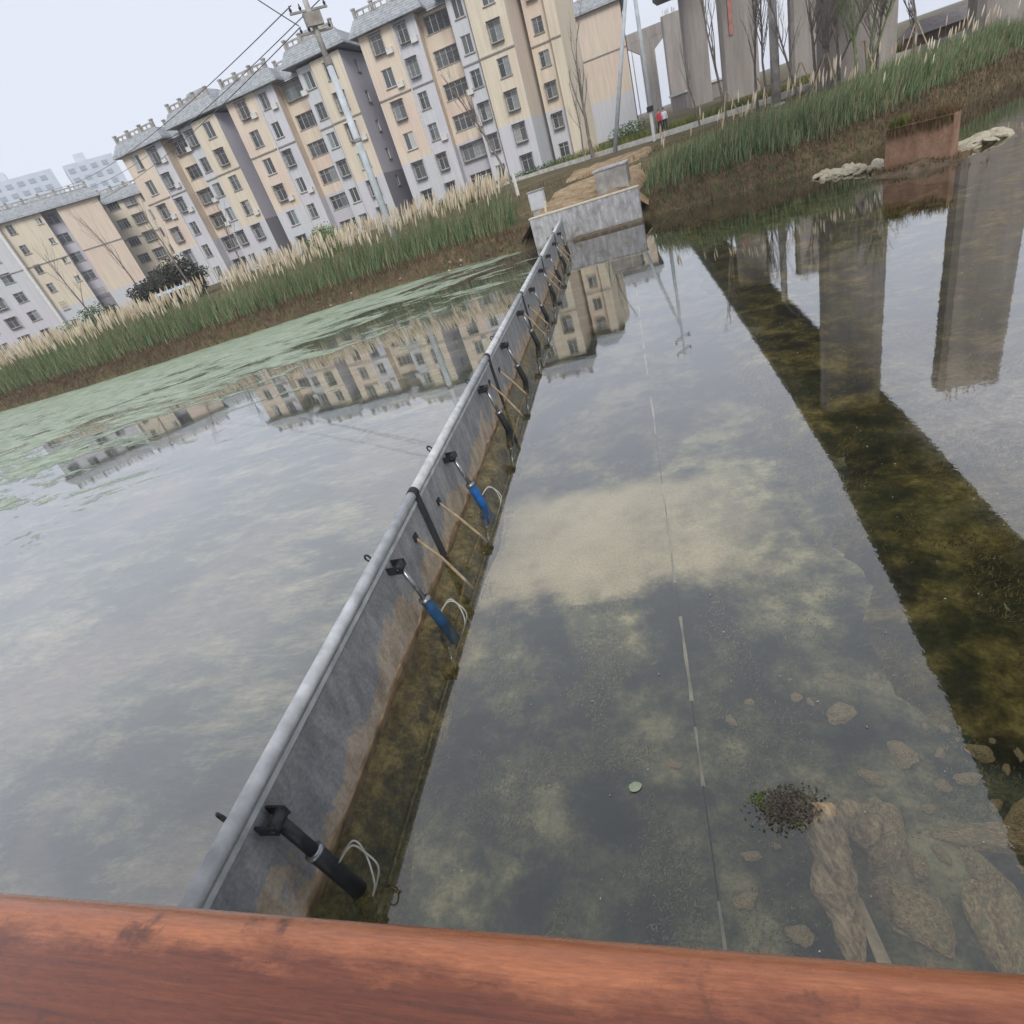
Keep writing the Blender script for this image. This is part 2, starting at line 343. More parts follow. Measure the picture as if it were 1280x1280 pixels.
# ------------------------------------------------------------------ the hydraulic gate weir
t = NT('gate_steel'); X = t.xyz()
f1 = t.noise(1.1, 7, .65, dist=.6); f2 = t.noise(4, 8, .7, stretch=(1, 1, .35)); f3 = t.noise(30, 4)
c = t.ramp(f2, [(.3, (.17, .175, .185)), (.5, (.28, .285, .295)), (.72, (.42, .42, .41))])
low = t.n('ShaderNodeMapRange'); low.inputs[1].default_value = .95; low.inputs[2].default_value = .0; low.inputs[3].default_value = -.28; low.inputs[4].default_value = .17; t.l(X[2], low.inputs[0])
pt = t.ramp(t.math('ADD', f1, low.outputs[0]), [(.495, 0.0), (.53, 1.0)])
c = t.mix(t.math('MULTIPLY', pt, .85), c, t.ramp(f2, [(.35, (.3, .22, .14)), (.6, (.54, .45, .34))]))
sub = t.n('ShaderNodeMapRange'); sub.inputs[1].default_value = .02; sub.inputs[2].default_value = -.03; t.l(X[2], sub.inputs[0]); c = t.mix(sub.outputs[0], c, t.ramp(f2, [(.35, (.03, .022, .008)), (.65, (.12, .09, .035))]))
c = t.mix(.4, c, t.ramp(f3, [(.3, .3), (.7, .75)]), 'OVERLAY')
t.bsdf(c, .6, .0, t.bump(f2, .35, .01), .35); M_GATE = t.m
M_PIPE = simple('galvanised_pipe', (.56, .58, .59), .45, .0, .3, 5, .12, .5)
M_RUST = simple('rusty_edge', (.17, .095, .055), .9, 0, .7, 6, .6, .15)
M_LIP = simple('worn_lip', (.33, .235, .15), .9, 0, .6, 5, .6, .15)
M_BLACK = simple('black_paint', (.025, .026, .03), .45, 0, .5, 8, .1, .4)
M_BLUE = simple('blue_paint', (.02, .13, .42), .45, 0, .35, 9, .15, .4)
M_BLUED = simple('dull_blue_paint', (.025, .09, .2), .5, 0, .4, 9, .2, .4)
M_CHROME = simple('steel_rod', (.3, .31, .32), .3, .8, .2, 9, 0)
M_RUBBER = simple('rubber', (.04, .042, .045), .8, 0, .3, 8, .1)
M_BAMBOO = simple('weathered_pole', (.42, .32, .2), .8, 0, .35, 9, .3, stretch=(1, 1, 1))
M_HOSE = simple('pale_hose', (.5, .49, .43), .6, 0, .3, 9, 0)
PT = 1.17
gate = empty('weir_gate', us(GU, 0), WRZ); tag(gate, 'long grey steel gate weir with a round pipe along its crest', 'weir gate')
seams = [.7 + 5.5 * k for k in range(-1, 7)]; SEND = 33.4
def edge_z(s): return .02 + .05 * fbm(s * 1.4, 3) + .03 * fbm(s * 5, 9)
for a, b in zip(seams, seams[1:] + [SEND]):
    a2, b2 = max(a, -3) + .03, min(b, SEND) - .03
    if b2 <= a2: continue
    m = MB(); n = max(2, int((b2 - a2) / .14))
    for k in range(n):                                      # plate with a worn lower edge
        s0 = a2 + (b2 - a2) * k / n; s1 = a2 + (b2 - a2) * (k + 1) / n; z0, z1 = edge_z(s0) + .04, edge_z(s1) + .04
        m.quad((.02, s0, z0), (.02, s1, z1), (.02, s1, PT - .03), (.02, s0, PT - .03))
    m.box(-.05, .012, a2, b2, -.7, PT - .03)
    m.build('gate_panel', M_GATE, gate)
    m = MB()
    for k in range(n):                                      # ragged rusty lip at the water line
        s0 = a2 + (b2 - a2) * k / n; s1 = a2 + (b2 - a2) * (k + 1) / n; z0, z1 = edge_z(s0) + .055, edge_z(s1) + .055
        o0, o1 = .034 + .016 * fbm(s0 * 3, 5), .034 + .016 * fbm(s1 * 3, 5)
        m.quad((o0, s0, z0 - .03), (o1, s1, z1 - .03), (.015, s1, z1), (.015, s0, z0)); m.quad((.015, s0, -.2), (.015, s1, -.2), (o1, s1, z1 - .03), (o0, s0, z0 - .03))
    m.build('rusty_lip', M_LIP, gate)
    m = MB().tube([(-.01, a2 - .02, PT), (-.01, b2 + .02, PT)], .068, 20); m.build('crest_pipe', M_PIPE, gate, True)
    m = MB().box(.02, .032, a2, b2, PT - .13, PT - .075); m.build('pipe_flange', M_PIPE, gate)
def ring(m, c, ax, r, rr, n=14, k=6):
    c = Vector(c); ax = Vector(ax).normalized(); u = ax.orthogonal().normalized(); v = ax.cross(u)
    m.tube([c + (u * cos(2 * pi * i / n) + v * sin(2 * pi * i / n)) * r for i in range(n + 1)], rr, k, False)
for i, s in enumerate(seams):
    if not -3 < s < SEND: continue
    m = MB(); m.box(.021, .05, s - .07, s + .07, .03, PT - .05)
    m.tube([(-.01, s - .06, PT), (-.01, s + .06, PT)], .078, 20); m.build('seal_strip', M_RUBBER, gate)
    for ds in (-.5, .55):
        zt = .78 if ds < 0 else .66; bend = random.uniform(-.03, .03)
        m = MB().tube([(.015, s + ds, zt), (.25, s + ds + bend, zt * .5), (.50, s + ds - .07, -.04), (.56, s + ds - .09, -.16)], [.017, .021, .022, .022], 8)
        r = m.build('prop_pole', M_BAMBOO, gate, True)
        MB().box(.018, .045, s + ds - .05, s + ds + .05, zt - .05, zt + .05).build('pole_bracket', M_BLACK, r)
ci = 0
for k in range(0, 6):
    for ds in (-1.33, 1.37):
        s = seams[k + 1] + ds
        if ds < 0 and k == 0: s = seams[1] - 1.3
        if not .5 < s < SEND - .5: continue
        near = s < 2.5
        if near: s -= .2
        top = Vector((.16, s, .95)); bot = Vector((.42, s - .03, -.32)) if not near else Vector((.40, s - .05, -.06)); dr = (bot - top)
        body = M_BLACK if (near or ci > 2) else (M_BLUED if ci == 1 else M_BLUE)
        if k == 0 and ds > 0: body = M_BLACK if near else body
        a = .42
        cyl = MB().tube([top + dr * a, top + dr * (a + .02), top + dr], [.062, .07, .07], 16); cy = cyl.build('cylinder', body, gate, True)
        MB().tube([top + dr * .03, top + dr * (a + .01)], .052 if near else .032, 12).build('piston_rod', M_BLACK if near else M_CHROME, cy, True)
        m = MB().tube([top + Vector((0, -.075, 0)), top + Vector((0, .075, 0))], .055, 14); m.tube([top + Vector((0, -.1, 0)), top + Vector((0, .1, 0))], .028, 10)
        m.build('rod_eye', M_BLACK, cy, True)
        m = MB().tube([top + dr * (a - .01), top + dr * (a + .03)], .078, 16); m.build('gland_ring', M_CHROME, cy, True)
        MB().box(.02, .2, s - .09, s - .072, .9, 1.0).box(.02, .2, s + .072, s + .09, .9, 1.0).build('clevis', M_BLACK, gate)
        m = MB(); ring(m, (-.1, s - .12, PT + .05), (0.3, 1, 0), .045, .013); m.build('lifting_eye', M_BLACK, gate, True)
        if s < 9:
            p0 = top + dr * .62 + Vector((.07, .02, 0))
            for q in range(2):
                hs = [p0 + Vector((.0, .03 * q, .0)), p0 + Vector((.10, .10 + .04 * q, .06)), p0 + Vector((.22, .07, .03 - .02 * q)), p0 + Vector((.3, .02 - .1 * q, -.12)), p0 + Vector((.2, -.1, -.32))]
                sm = []
                for e in range(25):
                    tt = e / 24 * (len(hs) - 1); j = min(int(tt), len(hs) - 2); f = tt - j; g = [hs[max(0, j - 1)], hs[j], hs[j + 1], hs[min(len(hs) - 1, j + 2)]]
                    sm.append(.5 * ((2 * g[1]) + (g[2] - g[0]) * f + (2 * g[0] - 5 * g[1] + 4 * g[2] - g[3]) * f * f + (3 * g[1] - g[0] - 3 * g[2] + g[3]) * f ** 3))
                MB().tube(sm, .008, 6).build('hose', M_HOSE, cy, True)
        ci += 1

# ------------------------------------------------------------------ footbridge we stand on
t = NT('varnished_wood')
g1 = t.noise(6.0, 14, .78, dist=.6, stretch=(.6, 16, 16)); g2 = t.noise(1.2, 3, .5, stretch=(1, 4, 4)); g3 = t.noise(60, 3, .6, stretch=(1, 8, 8)); g4 = t.noise(11, 6, .7)
c = t.ramp(g1, [(.3, (.06, .011, .003)), (.45, (.13, .026, .006)), (.6, (.2, .046, .01)), (.78, (.29, .08, .022))])
X = t.xyz(); wr = t.n('ShaderNodeMapRange'); wr.inputs[1].default_value = .128; wr.inputs[2].default_value = .152  # worn paler far strip; the viewer's shade on the near side is painted in
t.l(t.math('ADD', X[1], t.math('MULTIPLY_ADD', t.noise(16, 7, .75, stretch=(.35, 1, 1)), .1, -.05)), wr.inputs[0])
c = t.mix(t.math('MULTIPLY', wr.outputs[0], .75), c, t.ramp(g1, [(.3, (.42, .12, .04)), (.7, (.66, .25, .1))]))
c = t.mix(t.ramp(g2, [(.4, 0.0), (.7, .3)]), c, (.36, .13, .075)); c = t.mix(t.ramp(g4, [(.6, 0.0), (.68, .7)]), c, (.07, .02, .01)); c = t.mix(.25, c, t.ramp(g3, [(.3, .15), (.7, .85)]), 'OVERLAY')
rg = t.ramp(g4, [(.3, .22), (.7, .42)])
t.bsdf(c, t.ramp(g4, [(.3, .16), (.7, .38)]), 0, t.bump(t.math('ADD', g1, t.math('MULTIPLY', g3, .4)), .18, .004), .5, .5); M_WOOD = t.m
fb = empty('footbridge', (0, 0, 0), WRZ - radians(1.05)); tag(fb, 'timber footbridge with a red brown varnished handrail', 'footbridge')
RT, R1, R0 = CAMZ - .5, .177, .03
prof = []
rw, rh, rr = (R1 - R0) / 2, .045, .026
for cx, cz, a0 in ((rw - rr, rh - rr, 0), (-rw + rr, rh - rr, 90), (-rw + rr, -rh + rr, 180), (rw - rr, -rh + rr, 270)):
    for q in range(7): a = radians(a0 + 15 * q); prof.append(((R0 + R1) / 2 + cx + rr * cos(a), RT - rh + cz + rr * sin(a)))
m = MB(); NS = 90; n = len(prof)
for k in range(NS + 1):
    u = -7 + 14 * k / NS
    for (s, z) in prof: m.v.append((u, s + .0012 * fbm(u * 2, s * 30), z + .0012 * fbm(u * 2.3, s * 30, 5)))
for k in range(NS):
    for a in range(n): b = (a + 1) % n; m.f.append((k * n + a, k * n + b, (k + 1) * n + b, (k + 1) * n + a))
m.f.append(tuple(range(n))); m.f.append(tuple(NS * n + a for a in reversed(range(n))))
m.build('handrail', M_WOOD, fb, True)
for k in range(-3, 4): bevel(MB().box(k * 2 - .06 + .9, k * 2 + .06 + .9, .05, .15, CAMZ - 1.6, RT - 2 * rh).build('rail_post', M_WOOD, fb), .006)
for z in (CAMZ - 1.35, CAMZ - .95): MB().box(-7, 7, .075, .125, z - .03, z + .03).build('lower_rail', M_WOOD, fb)
for k in range(12): MB().box(-9, 9, .28 - .2 * (k + 1) + .004, .28 - .2 * k - .004, CAMZ - 1.62, CAMZ - 1.56).build('deck_plank', M_WOOD, fb)
M_CONC = simple('old_concrete', (.34, .33, .31), .9, 0, .4, 1.6, .4, .2)
for s in (-.1, -1.8): MB().box(-9, 9, s - .12, s + .12, CAMZ - 2.0, CAMZ - 1.622).build('beam', M_CONC, fb)
for u in (-8.2, 8.2): MB().box(u - .3, u + .3, -2, .1, -1.2, CAMZ - 2.002).build('bridge_pier', M_CONC, fb)

# ------------------------------------------------------------------ abutment wall and the things round it
t = NT('abutment_concrete'); X = t.xyz()
f1 = t.noise(1.3, 7, .65, dist=.4); f2 = t.noise(5, 7, .7, stretch=(1, 1, .3)); f3 = t.noise(40, 3)
c = t.ramp(f2, [(.3, (.24, .24, .25)), (.5, (.42, .42, .43)), (.68, (.6, .6, .6))]); c = t.mix(t.ramp(f1, [(.5, 0.0), (.66, .7)]), c, (.2, .2, .19))
lo = t.n('ShaderNodeMapRange'); lo.inputs[1].default_value = .35; lo.inputs[2].default_value = .1; t.l(t.math('ADD', X[2], t.math('MULTIPLY', f1, .3)), lo.inputs[0])
c = t.mix(t.math('MULTIPLY', lo.outputs[0], .6), c, (.16, .13, .09)); c = t.mix(.4, c, t.ramp(f3, [(.3, .3), (.7, .75)]), 'OVERLAY')
t.bsdf(c, .92, 0, t.bump(f2, .3, .02), .2); M_ABUT = t.m
wl = empty('abutment_wall', (6.25, 33.6, 0), atan2(30.9 - 33.6, 11.4 - 6.25)); tag(wl, 'low weathered grey concrete retaining wall at the far end of the weir', 'wall')
LW = 5.85
bevel(MB().box(0, LW, 0, .42, -1, 1.52).build('wall_body', M_ABUT, wl), .02)
MB().box(-.03, LW + .03, -.03, .45, 1.523, 1.58).build('coping', simple('pale_coping', (.6, .55, .44), .9, 0, .2, 3, .2), wl)
MB().box(2.3, LW + .1, -.85, -.004, -.6, .1).build('footing', simple('wet_footing', (.16, .13, .095), .85, 0, .45, 3, .4), wl)
MB().box(-.02, .4, .424, 1.8, -.6, 1.1).build('wing_wall', M_ABUT, wl)
rot = wl.rotation_euler.z
def near_wall(a, b, z=0): return Vector((6.25 + cos(rot) * a - sin(rot) * b, 33.6 + sin(rot) * a + cos(rot) * b, z))
ob = empty('concrete_block', near_wall(4.35, 2.4, 1.35), rot); tag(ob, 'square concrete box behind the abutment wall', 'concrete block')
bevel(MB().box(-.85, .85, -.5, .6, -.6, 1.25).build('block_body', M_CONC, ob), .03); MB().box(-.9, .9, -.55, .65, 1.253, 1.33).build('block_rim', M_ABUT, ob)
t = NT('orange_soil'); f1 = t.noise(1.2, 6, .65); f2 = t.noise(9, 6, .7)
c = t.ramp(f1, [(.35, (.2, .145, .085)), (.55, (.34, .25, .155)), (.72, (.44, .35, .24))]); c = t.mix(.6, c, t.ramp(f2, [(.3, .2), (.7, .85)]), 'OVERLAY')
t.bsdf(c, .95, 0, t.bump(f2, .7, .06), .1); M_DIRT = t.m
m = MB(); nx, ny = 30, 30
for j in range(ny + 1):
    for i in range(nx + 1):
        a = -.9 + 7.1 * i / nx; b = .43 + 16 * j / ny; p = near_wall(a, b); e = min(i, nx - i, ny - j) / 4
        z = 1.38 + .085 * b * (1 if b < 10 else 1) + .18 * fbm(p.x * .7, p.y * .7) ; z = min(z, 2.45 + .1 * fbm(p.x, p.y)); z -= .9 * (1 - min(1, e)) * (1 if (j > 3 or i < 4 or nx - i < 4) else 0)
        m.v.append((p.x, p.y, z))
for j in range(ny):
    for i in range(nx): a = j * (nx + 1) + i; m.f.append((a, a + 1, a + nx + 2, a + nx + 1))
tag(m.build('dirt_path', M_DIRT, smooth=True), kind='structure')
p = near_wall(-.2, 3.2, 1.55); o = empty('control_cabinet', p, rot); tag(o, 'small pale grey cabinet standing on bare orange soil', 'cabinet')
bevel(MB().box(-.45, .45, -.2, .2, .1, 1.05).build('cabinet_body', simple('cabinet_paint', (.5, .52, .55), .5, 0, .1, 3, .05), o), .015)
MB().box(-.38, .38, -.215, -.203, .18, .98).build('cabinet_door', simple('cabinet_paint', (.5, .52, .55)), o); MB().box(-.5, .5, -.26, .26, 1.053, 1.1).build('cabinet_roof', M_CONC, o); MB().box(-.4, .4, -.16, .16, -.3, .098).build('plinth', M_CONC, o)
p = near_wall(.55, 1.6, 1.45); o = empty('marker_post', p); tag(o, 'short cream marker post in front of the grey cabinet', 'post')
o.rotation_euler = (0, radians(10), .4); MB().tube([(0, 0, -.3), (0, 0, .55)], [.07, .06], 8).build('post_shaft', simple('cream_paint', (.62, .56, .42), .7), o); MB().tube([(0, 0, .553), (0, 0, .61)], [.075, .04], 8).build('post_cap', simple('cream_paint', (.6, .55, .42)), o)

# red-brown pier stub on a rocky islet
t = NT('rusty_concrete'); f1 = t.noise(1.2, 6, .6); f2 = t.noise(2.2, 9, .72, stretch=(1, 1, .6)); f3 = t.noise(30, 3)
c = t.ramp(f2, [(.3, (.16, .095, .06)), (.55, (.29, .175, .115)), (.75, (.4, .28, .2))]); c = t.mix(t.ramp(f1, [(.5, 0.0), (.7, .6)]), c, (.3, .19, .14)); c = t.mix(.4, c, t.ramp(f3, [(.3, .3), (.7, .75)]), 'OVERLAY')
t.bsdf(c, .9, 0, t.bump(f2, .3, .03), .2); M_REDC = t.m
ist = empty('pier_stub', (18.25, 21.0, 0), -.95); tag(ist, 'squat red brown concrete stub overgrown with dry weeds on a rocky islet', 'concrete stub')
m = MB(); m.prism([(-1.02, -.6), (1.02, -.6), (.95, .65), (-1.0, .65)], -.6, 1.42, [(-1.0, -.56), (1.05, -.58), (.95, .6), (-.97, .6)]); bevel(m.build('stub_body', M_REDC, ist), .05, 3)
M_DRY = islands('dry_grass', [(0.0, (.09, .055, .03)), (.35, (.17, .105, .06)), (.7, (.26, .18, .1)), (1.0, (.12, .13, .05))])
def tufts(mb, pos, n, h0, h1, spread, droop=.4, wd=.012, seg=3):
    for _ in range(n):
        p = Vector(pos()); a = random.uniform(0, 2 * pi); h = random.uniform(h0, h1); lean = random.uniform(.1, 1) * spread; d = Vector((cos(a), sin(a), 0)); sd = Vector((-d.y, d.x, 0)) * wd * random.uniform(.6, 1.4)
        i = len(mb.v)
        for q in range(seg + 1):
            f = q / seg; c = p + d * lean * h * f ** 1.6 + Vector((0, 0, h * (f - droop * lean * f * f))); ww = sd * (1 - f * .92)
            mb.v += [tuple(c - ww), tuple(c + ww)]
        for q in range(seg): k = i + 2 * q; mb.f.append((k, k + 1, k + 3, k + 2))
m = MB(); tufts(m, lambda: (random.uniform(-.95, 1.0), random.uniform(-.54, .55), 1.38), 1100, .15, .5, .9)
tufts(m, lambda: (random.uniform(-.95, .98), -.59, 1.42), 600, -.5, -.1, .25); m.build('weeds', M_DRY, ist)['kind'] = 'stuff'
m = MB(); tufts(m, lambda: (random.uniform(-.98, -.4), random.uniform(-.54, .2), 1.38), 300, .2, .45, .7, wd=.016); m.build('green_weeds', islands('fresh_weed', [(0.0, (.1, .14, .03)), (1.0, (.24, .28, .08))]), ist)['kind'] = 'stuff'
def rock_mesh(name, mat, seed, sub=2, flat=.7, rough=.35):
    bm = bmesh.new(); bmesh.ops.create_icosphere(bm, subdivisions=sub, radius=1)
    for v in bm.verts:
        n = v.co.normalized(); r = 1 + rough * fbm(n.x * 1.3 + seed * 7, n.y * 1.3, n.z * 1.3, 3) ; v.co = Vector((n.x * r, n.y * r, n.z * r * flat))
        for ax in (Vector((.6, .3, .74)).normalized(), Vector((-.5, .6, .4)).normalized(), Vector((.2, -.9, .3)).normalized()):
            dd = v.co.dot(ax) - .72
            if dd > 0: v.co -= ax * dd * .8
    me = bpy.data.meshes.new(name); bm.to_mesh(me); bm.free(); me.materials.append(mat); return me
M_PALE = simple('pale_limestone', (.44, .4, .3), .9, 0, .35, 3, .5, .2); M_MUD = simple('mud_clod', (.15, .115, .08), .95, 0, .4, 3, .6, .1)
rocks = [rock_mesh('islet_rock', M_PALE, s) for s in range(5)]; clods = [rock_mesh('mud_clod', M_MUD, s + 9) for s in range(3)]
def put_rock(me, name, loc, sc, label, group, rz=None, par=None):
    o = link(name, me, par); o.location = loc; o.scale = sc; o.rotation_euler = (random.uniform(-.3, .3), random.uniform(-.3, .3), random.uniform(0, 6.3) if rz is None else rz)
    return tag(o, label, 'rock', group) if not par else o
for k in range(85):
    f = random.random(); a = Vector((17.4, 25.4)).lerp(Vector((18.7, 22.4)), f) + Vector((random.gauss(0, .5), random.gauss(0, .5)))
    put_rock(random.choice(rocks), 'islet_rock', (a.x, a.y, .02 + .07 * f), [random.uniform(.09, .25) * q for q in (1.2, 1, .8)], 'pale limestone rock heaped between the red brown stub and the bank', 'pale rocks beside the stub')
for k in range(26):
    f = random.random(); a = Vector((19.6, 21.0)).lerp(Vector((21.9, 21.6)), f) + Vector((random.gauss(0, .2), random.gauss(0, .25)))
    put_rock(random.choice(rocks), 'islet_rock', (a.x, a.y, .06), [random.uniform(.2, .42) * q for q in (1.4, 1, .5)], 'flat pale rock in the thin spit past the red brown stub', 'flat pale rocks in the spit')
m = MB()
for j in range(25):
    for i in range(25): x = -1.9 + 3.8 * i / 24; y = -1.75 + 3.2 * j / 24; r = sqrt((x / 1.6) ** 2 + ((y + .15) / 1.3) ** 2); m.v.append((x, y, .34 * (1 - r * r) - .05 + .16 * fbm(x * 1.6, y * 1.6) ))
for j in range(24):
    for i in range(24): a = j * 25 + i; m.f.append((a, a + 1, a + 26, a + 25))
o = m.build('islet', M_MUD, smooth=True); mg = MB(); tufts(mg, lambda: (random.gauss(0, .8), random.gauss(-.75, .25), .12), 700, .08, .3, 1.0, .5, .012); mg.build('islet_weeds', M_DRY, ist)['kind'] = 'stuff'; o.location = ist.location; o.rotation_euler = ist.rotation_euler; tag(o, kind='structure')

# ------------------------------------------------------------------ apartment blocks
M_CREAM = plaster('cream_render', (.64, .56, .455), (.63, .515, .435), .5)
M_CREAMY = plaster('yellow_render', (.63, .57, .455), (.62, .545, .44), .5)
M_LAV = plaster('lavender_render', (.54, .52, .57), (.52, .54, .57), .3)
M_GREY = plaster('grey_render', (.54, .54, .57), (.5, .53, .55), .3)
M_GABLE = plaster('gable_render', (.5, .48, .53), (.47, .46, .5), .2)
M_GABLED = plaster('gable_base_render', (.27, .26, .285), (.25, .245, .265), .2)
M_WHITE = simple('window_frame_white', (.62, .62, .6), .5, 0, .15, 4, 0)
M_BAR = simple('grille_bars', (.16, .155, .16), .5, .2, .3, 8, 0)
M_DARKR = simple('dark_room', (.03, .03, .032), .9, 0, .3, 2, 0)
M_LEDGE = simple('ledge', (.27, .25, .23), .9, 0, .3, 3, .1)
t = NT('window_glass'); oi = t.n('ShaderNodeObjectInfo')
c = t.ramp(oi.outputs['Random'], [(0.0, (.035, .04, .045)), (.45, (.07, .075, .08)), (.7, (.14, .15, .15)), (.86, (.2, .26, .27)), (1.0, (.42, .43, .42))])
t.bsdf(c, .12, 0, None, .5); M_GLASS = t.m
t = NT('roof_tiles'); X = t.xyz(); f1 = t.noise(2.5, 6, .65); wv = t.n('ShaderNodeTexWave'); wv.inputs['Scale'].default_value = 1.4; wv.bands_direction = 'Z'; t.l(t.co.outputs['Object'], wv.inputs[0])
c = t.ramp(f1, [(.3, (.2, .215, .23)), (.5, (.29, .31, .335)), (.72, (.4, .42, .43))]); c = t.mix(.25, c, t.ramp(wv.outputs['Fac'], [(.2, .2), (.6, .7)]), 'OVERLAY')
t.bsdf(c, .8, 0, t.bump(wv.outputs['Fac'], .4, .05), .3); M_ROOF = t.m

class Plane:
    """a vertical facade plane in a building's own frame: origin, direction along it, outward normal"""
    def __init__(s, o, d):
        s.o = Vector((o[0], o[1], 0)); s.d = Vector((d[0], d[1], 0)).normalized(); s.n = Vector((s.d.y, -s.d.x, 0)); s.a = atan2(s.d.y, s.d.x)
    def p(s, x, z, out=0.0): return s.o + s.d * x + s.n * out + Vector((0, 0, z))
def wall(parent, pl, x0, x1, z0, z1, holes, mat, depth=.18, name='wall'):
    xs = sorted({x0, x1, *[h[0] for h in holes], *[h[1] for h in holes]}); zs = sorted({z0, z1, *[h[2] for h in holes], *[h[3] for h in holes]})
    xs = [x for x in xs if x0 <= x <= x1]; zs = [z for z in zs if z0 <= z <= z1]; m = MB()
    for a, b in zip(xs, xs[1:]):
        for c, d in zip(zs, zs[1:]):
            mx, mz = (a + b) / 2, (c + d) / 2
            if any(h[0] < mx < h[1] and h[2] < mz < h[3] for h in holes): continue
            m.quad(pl.p(a, c), pl.p(b, c), pl.p(b, d), pl.p(a, d))
    for a, b, c, d in holes:
        for P, Q in (((a, c), (b, c)), ((b, c), (b, d)), ((b, d), (a, d)), ((a, d), (a, c))):
            m.quad(pl.p(*P), pl.p(*P, -depth), pl.p(*Q, -depth), pl.p(*Q))
    return m.build(name, mat, parent)
WM = {}
def window_parts(w, h, kind):
    """meshes for one window, built once per size: frame, pane, sill, grille"""
    key = (round(w, 2), round(h, 2), kind)
    if key in WM: return WM[key]
    f = .06; m = MB(); m.box(0, f, -.06, 0, 0, h); m.box(w - f, w, -.06, 0, 0, h); m.box(f, w - f, -.06, 0, 0, f); m.box(f, w - f, -.06, 0, h - f, h)
    n = 2 if w < 1.9 else 4
    for k in range(1, n): m.box(w * k / n - .03, w * k / n + .03, -.055, -.003, f, h - f)
    m.box(f, w - f, -.05, -.008, h * .7 - .02, h * .7 + .02) if kind != 'plain' else None
    r = {'frame': m.mesh('window', M_WHITE)}
    r['pane'] = MB().box(f, w / 2 - .03, -.03, -.02, f, h - f).mesh('pane', M_GLASS); r['pane2'] = MB().box(w / 2 + .03, w - f, -.026, -.016, f, h - f).mesh('pane', M_GLASS)
    r['sill'] = MB().box(-.08, w + .08, -.3, -.185, -.1, -.01).mesh('sill', M_LEDGE)
    if kind == 'cage':
        m = MB(); y0, y1 = -.62, -.19; a, b = -.08, w + .08; z0, z1 = -.12, h + .06
        m.box(a, b, y0, y1, z0, z0 + .07); m.box(a - .05, b + .05, y0 - .08, y1, z1, z1 + .05)
        nb = max(5, int((b - a) / .17))
        for k in range(nb + 1): x = a + (b - a) * k / nb; m.box(x - .011, x + .011, y0, y0 + .022, z0 + .07, z1)
        for q in range(1, 4): z = z0 + (z1 - z0) * q / 4; m.box(a, b, y0 + .023, y0 + .045, z - .013, z + .013); m.box(a, a + .022, y0 + .05, y1, z - .012, z + .012); m.box(b - .022, b, y0 + .05, y1, z - .012, z + .012)
        for yy in (-.45, -.3): m.box(a + .001, a + .021, yy, yy + .02, z0 + .07, z1); m.box(b - .021, b - .001, yy, yy + .02, z0 + .07, z1)
        r['grille'] = m.mesh('grille', M_BAR)
    elif kind == 'bars':
        m = MB(); nb = int(w / .16)
        for k in range(nb + 1): x = w * k / nb; m.box(x - .01, x + .01, -.21, -.19, 0, h)
        for q in (.02, .35, .68, .98): m.box(0, w, -.232, -.212, h * q - .012, h * q + .012)
        r['grille'] = m.mesh('grille', M_BAR)
    WM[key] = r; return r
def put_window(parent, pl, h, kind, depth=.18):
    x0, x1, z0, z1 = h; r = window_parts(x1 - x0, z1 - z0, kind); fr = link('window', r['frame'], parent)
    fr.location = pl.p(x0, z0, -depth); fr.rotation_euler = (0, 0, pl.a)
    for k in ('pane', 'pane2', 'sill', 'grille'):
        if k in r: o = link(k.rstrip('2'), r[k], fr); o.location = (0, 0, 0) if k.startswith('pane') else (0, 0, 0)
    return fr
AC = MB().box(0, .78, -.34, -.03, 0, .55).box(.06, .1, -.03, 0, -.05, .1).box(.66, .7, -.03, 0, -.05, .1).mesh('air_conditioner', simple('ac_casing', (.55, .55, .53), .6, 0, .2, 3, 0))
FZ = [3.55 + 3.13 * k for k in range(6)]
EAVE, SPLIT, LEDGE = 20.3, 7.8, 14.35
def frustum(parent, x0, x1, y0, y1, z, h, over=.75, inset=1.0, name='roof'):
    m = MB(); a = [(x0 - over, y0 - over), (x1 + over, y0 - over), (x1 + over, y1 + over), (x0 - over, y1 + over)]
    m.prism(a, z, z + .28, [(x0 - over + .04, y0 - over + .04), (x1 + over - .04, y0 - over + .04), (x1 + over - .04, y1 + over - .04), (x0 - over + .04, y1 + over - .04)])
    b = [(x0 + inset, y0 + inset), (x1 - inset, y0 + inset), (x1 - inset, y1 - inset), (x0 + inset, y1 - inset)]
    m.prism([(x * 1, y) for x, y in [(x0 - over + .08, y0 - over + .08), (x1 + over - .08, y0 - over + .08), (x1 + over - .08, y1 + over - .08), (x0 - over + .08, y1 + over - .08)]], z + .281, z + h, b)
    return m.build(name, M_ROOF, parent)
def balustrade(parent, x0, x1, y, z, h=.75):
    m = MB(); n = max(2, int((x1 - x0) / 2.1))
    for k in range(n + 1): x = x0 + (x1 - x0) * k / n; m.box(x - .16, x + .16, y - .16, y + .16, z, z + h + .1); m.box(x - .22, x + .22, y - .22, y + .22, z + h + .101, z + h + .24)
    m.box(x0, x1, y - .07, y + .07, z + h - .18, z + h - .02); m.box(x0, x1, y - .07, y + .07, z + .02, z + .22)
    nb = int((x1 - x0) / .7)
    for k in range(nb): x = x0 + (k + .5) * (x1 - x0) / nb; m.box(x - .08, x + .08, y - .05, y + .05, z + .221, z + h - .181)
    return m.build('balustrade', M_CONC, parent)
